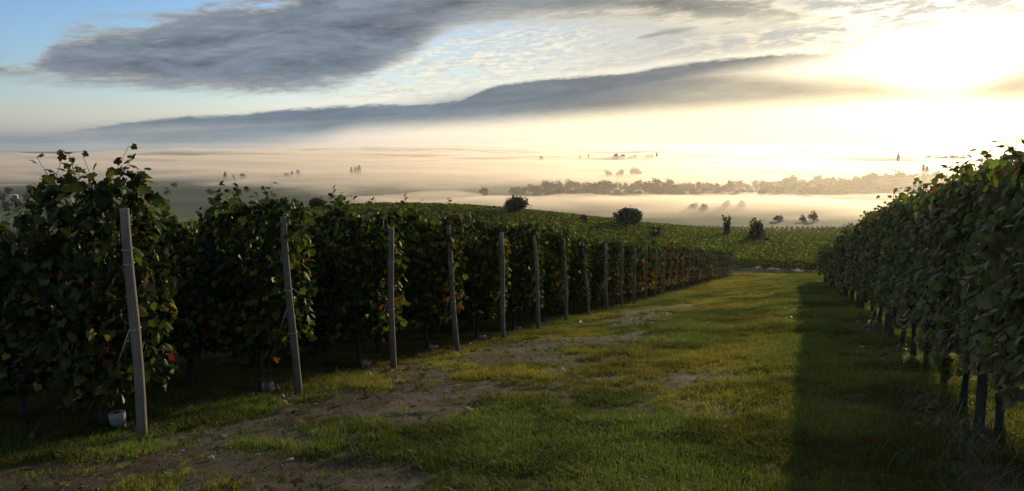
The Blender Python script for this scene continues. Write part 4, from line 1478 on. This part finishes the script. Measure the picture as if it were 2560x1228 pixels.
def build_litter():
    """fallen vine leaves, crumbs of earth and twigs"""
    rng = np.random.default_rng(29)
    P = []
    for k in range(900):
        P.append(ts(rng.uniform(3, 30), rng.normal(1.1, .3)))
    for i in range(14):
        for k in range(60):
            P.append(ts(ROW_T0 + ROW_DT * i + rng.normal(-.1, .4), ROW_S - abs(rng.normal(0, .9)) + .5))
    for k in range(140):
        P.append(ts(3 + 14 * rng.random() ** 1.5, rng.normal(-4.0, 1.1)))
    P = np.array(P)
    n = len(P)
    pos = np.column_stack([P, gz(P[:, 0], P[:, 1]) + .012])
    nrm = np.column_stack([rng.normal(0, .45, n), rng.normal(0, .45, n), np.ones(n)])
    tip = np.column_stack([rng.normal(0, 1, n), rng.normal(0, 1, n), np.zeros(n)])
    w = rng.random(n)
    col = np.where((w < .45)[:, None], BROWN, np.where((w < .7)[:, None], RUST, np.where((w < .88)[:, None], YELL * .7, REDD))) * rng.uniform(.6, 1.3, (n, 1))
    V, F, C = leaf_cloud(pos, nrm, tip, rng.uniform(.03, .09, n), col, (LEAF2_V + [0, 0, .05], LEAF2_F))
    o = put('fallen_leaves', mesh_np('fallen_leaves', V, F, C), M_LITTER)
    tag(o, 'fallen brown and red vine leaves scattered on the earth', kind='stuff')
    # crumbs
    m = 2600
    t = 2.6 + 24 * rng.random(m) ** 1.7
    s = rng.normal(-4.1, 1.3, m)
    x, y = ts(t, s)
    keep = soil_mask(x, y) > .4
    x, y = x[keep], y[keep]
    ico = np.array([(0, 0, 1), (.9, 0, .3), (.2, .85, .35), (-.8, .4, .25), (-.6, -.7, .3), (.4, -.8, .2), (0, 0, -.5)])
    icf = np.array([(0, 1, 2), (0, 2, 3), (0, 3, 4), (0, 4, 5), (0, 5, 1), (6, 2, 1), (6, 3, 2), (6, 4, 3), (6, 5, 4), (6, 1, 5)])
    m = len(x)
    pos = np.column_stack([x, y, gz(x, y) + .002])
    V, F, C = leaf_cloud(pos, np.column_stack([rng.normal(0, .3, (m, 2)), np.ones(m)]), rng.normal(0, 1, (m, 3)), rng.uniform(.003, .013, m), np.array([.085, .062, .045]) * rng.uniform(.6, 1.5, (m, 1)), (ico, icf))
    o = put('clods', mesh_np('clods', V, F, C), M_LITTER)
    tag(o, 'crumbs and small clods of brown earth', kind='stuff')


build_litter()


# ------------------------------------------------------------------ sleeves, stones
def build_sleeves():
    """short white plastic sleeves, split open, round the vine feet behind the first posts"""
    labs = ['white cup shaped sleeve round the vine foot behind the nearest post', 'split white sleeve on the ground left of the second post', 'split white sleeve left of the third post', 'small pale sleeve left of the fourth post', 'small pale sleeve in the grass right of the fourth post']
    for i in range(9):
        t = ROW_T0 + ROW_DT * i
        x, y = ts(t + .20, ROW_S - .45 - (.0 if i == 0 else .08))
        z = float(gz(x, y))
        v = put('trunk_sleeve', None, loc=(x, y, z))
        tag(v, labs[i] if i < 5 else f'small pale split sleeve behind the {nth(i)} end post from the left', 'plastic sleeve', 'white sleeves round the vine feet')
        v.rotation_euler = (R([4, -6, 8, 5, -5, 3, 6, -4, 2][i]), R(5 * (-1) ** i), i * 1.3 - 1.2)
        n = 22
        r0, r1, h = .06, .072, [.16, .13, .12, .12, .12, .1, .1, .1, .1][i]
        gapa = .10 if i == 0 else .45
        a = np.linspace(-math.pi / 2 + gapa, 1.5 * math.pi - gapa, n)
        prof = [(r0, 0), (r0 * 1.02, .3 * h), (r1 * .98, .75 * h), (r1, h)]
        if i:
            prof = [(r0, 0), (r0 * 1.1, .3 * h), (r1 * 1.05, .75 * h), (r1 * .85, h)]
        V, F = [], []
        for th in (0, -.006):
            for rr, zz in prof:
                for q in a:
                    dip = .35 * h * max(0, math.cos(q + math.pi / 2)) ** 6 * (zz / h) if i else 0
                    V.append(((rr + th) * math.cos(q), (rr + th) * math.sin(q), zz - dip - .01))
        k = len(prof)
        for b in (0, k * n):
            for j in range(k - 1):
                for q in range(n - 1):
                    F.append((b + j * n + q, b + j * n + q + 1, b + (j + 1) * n + q + 1, b + (j + 1) * n + q))
        for q in range(n - 1):
            F.append(((k - 1) * n + q, (k - 1) * n + q + 1, k * n + (k - 1) * n + q + 1, k * n + (k - 1) * n + q))
        for q in (0, n - 1):
            for j in range(k - 1):
                F.append((j * n + q, (j + 1) * n + q, k * n + (j + 1) * n + q, k * n + j * n + q))
        put('tube', mesh_np('tube', np.array(V), np.array(F), smooth=True), M_GUARD, v)
        if i == 0:      # the flat lid closing the cup, pierced by the vine
            b = np.linspace(0, 2 * math.pi, 25)[:-1]
            Vl = np.vstack([np.column_stack([r1 * .98 * np.cos(b), r1 * .98 * np.sin(b), np.full(24, h - .012)]), np.column_stack([.034 * np.cos(b), .034 * np.sin(b), np.full(24, h - .004)])])
            Fl = np.array([(j, (j + 1) % 24, 24 + (j + 1) % 24, 24 + j) for j in range(24)])
            put('lid', mesh_np('lid', Vl, Fl, smooth=True), M_GUARD, v)


build_sleeves()


def stone_mesh(seed, a, b, c):
    rng = np.random.default_rng(seed)
    V, F = [], []
    n, m = 9, 5
    for j in range(m):
        th = math.pi * (j + .5) / m
        for i in range(n):
            ph = 2 * math.pi * i / n
            k = rng.uniform(.82, 1.15)
            V.append((a * k * math.sin(th) * math.cos(ph), b * k * math.sin(th) * math.sin(ph), c * (math.cos(th) * k + .35)))
    V += [(0, 0, c * 1.3), (0, 0, -c * .6)]
    for j in range(m - 1):
        for i in range(n):
            k = (i + 1) % n
            F += [(j * n + i, (j + 1) * n + i, (j + 1) * n + k), (j * n + i, (j + 1) * n + k, j * n + k)]
    for i in range(n):
        k = (i + 1) % n
        F += [(n * m, i, k), (n * m + 1, (m - 1) * n + k, (m - 1) * n + i)]
    return mesh_np('stone', np.array(V), np.array(F))


STONES = [  # x, y, half sizes, label
    (-1.52, 6.39, (.050, .026, .012), 'flat white stone lying right of the bare patch below the second post'),
    (-2.21, 5.66, (.026, .020, .014), 'small white stone at the bottom edge on bare earth'),
    (-2.02, 8.00, (.020, .016, .012), 'white pebble at the foot of the second post'),
    (-1.18, 6.02, (.022, .018, .011), 'grey pebble right of the flat white stone'),
    (-2.43, 6.50, (.032, .020, .014), 'grey stone at the foot of the nearest post on its right'),
    (-2.55, 5.95, (.024, .012, .006), 'pale splinter of stone below the nearest post'),
    (-.62, 8.85, (.030, .02, .012), 'pale stone on the bare patch right of the third post'),
    (-.85, 9.60, (.025, .018, .012), 'small pale stone in front of the third post'),
    (.05, 8.6, (.02, .016, .01), 'pale pebble at the right end of the bare patch'),
    (-1.9, 5.75, (.018, .014, .009), 'tiny white pebble beside the stone at the bottom edge'),
    (-1.62, 5.62, (.03, .022, .012), 'brownish flat stone at the bottom edge'),
    (.3, 6.1, (.014, .012, .009), 'tiny white pebble in the middle of the grass'),
]


def build_stones():
    for i, (x, y, (a, b, c), lab) in enumerate(STONES):
        o = put('stone', stone_mesh(i, a, b, c), M_STONE, loc=(x, y, float(gz(x, y)) + c * .35 + .008))
        o.rotation_euler = (0.05, .04, i * .7)
        tag(o, lab, 'stone', 'pale stones on the headland')


build_stones()


def build_weeds_and_twigs():
    """small broad leaved weeds on the headland, and a few dropped vine prunings"""
    rng = np.random.default_rng(57)
    P, Nn, T, S, C = [], [], [], [], []
    for k in range(420):
        t = 3.4 + 16 * rng.random() ** 1.7
        x, y = ts(t, rng.normal(-3.6, 1.3))
        r = rng.uniform(.5, 1.2)
        c = np.array([.07, .115, .03]) * rng.uniform(.6, 1.25)
        z = float(gz(x, y))
        for b in range(int(rng.integers(6, 12))):
            a = rng.uniform(0, 6.283)
            h = rng.uniform(.0, .05) * r
            P.append((x + .012 * math.cos(a), y + .012 * math.sin(a), z + .004 + h))
            Nn.append((-.5 * math.cos(a), -.5 * math.sin(a), 1))
            T.append((math.cos(a), math.sin(a), rng.uniform(.1, .7)))
            S.append(r * rng.uniform(.025, .06))
            C.append(c * rng.uniform(.8, 1.2))
    tv = np.array([(0, 0, 0), (.22, .35, .03), (.2, .75, .0), (0, 1.1, -.08), (-.2, .75, .0), (-.22, .35, .03)])
    tf = np.array([(0, 1, 5), (1, 2, 4), (1, 4, 5), (2, 3, 4)])
    V, F, Cc = leaf_cloud(np.array(P), np.array(Nn), np.array(T), np.array(S), np.array(C), (tv, tf))
    o = put('weeds', mesh_np('weeds', V, F, Cc), M_DRYGRASS)
    tag(o, 'small broad leaved weeds sprouting on the bare headland', kind='stuff')
    spots = [(-1.0, 7.3, .4, .42, 'thin dry vine twig lying on the grass edge of the bare patch'), (-1.75, 7.0, 1.9, .34, 'short dry twig lying below the second post'), (.25, 8.75, .1, .5, 'long thin twig lying across the bare patch right of the third post'), (-2.3, 6.05, 2.6, .3, 'pale dry twig on the earth below the nearest post')]
    for i, (x, y, a, L, lab) in enumerate(spots):
        u = np.linspace(-.5, .5, 7)
        px, py = x + u * L * math.cos(a), y + u * L * math.sin(a) + .02 * np.sin(u * 7)
        pts = np.column_stack([px - x, py - y, gz(px, py) + .012 - float(gz(x, y))])
        V, F = join([tube(pts, np.linspace(.006, .003, 7), 6), tube(np.array([pts[4], pts[4] + [.05, .03, .015], pts[4] + [.09, .07, .012]]), [.003, .0025, .0015], 5)])
        tag(put('twig', mesh_np('twig', V, F, smooth=True), M_TRUNK, loc=(x, y, float(gz(x, y)))), lab, 'twig', 'dropped vine twigs')


build_weeds_and_twigs()
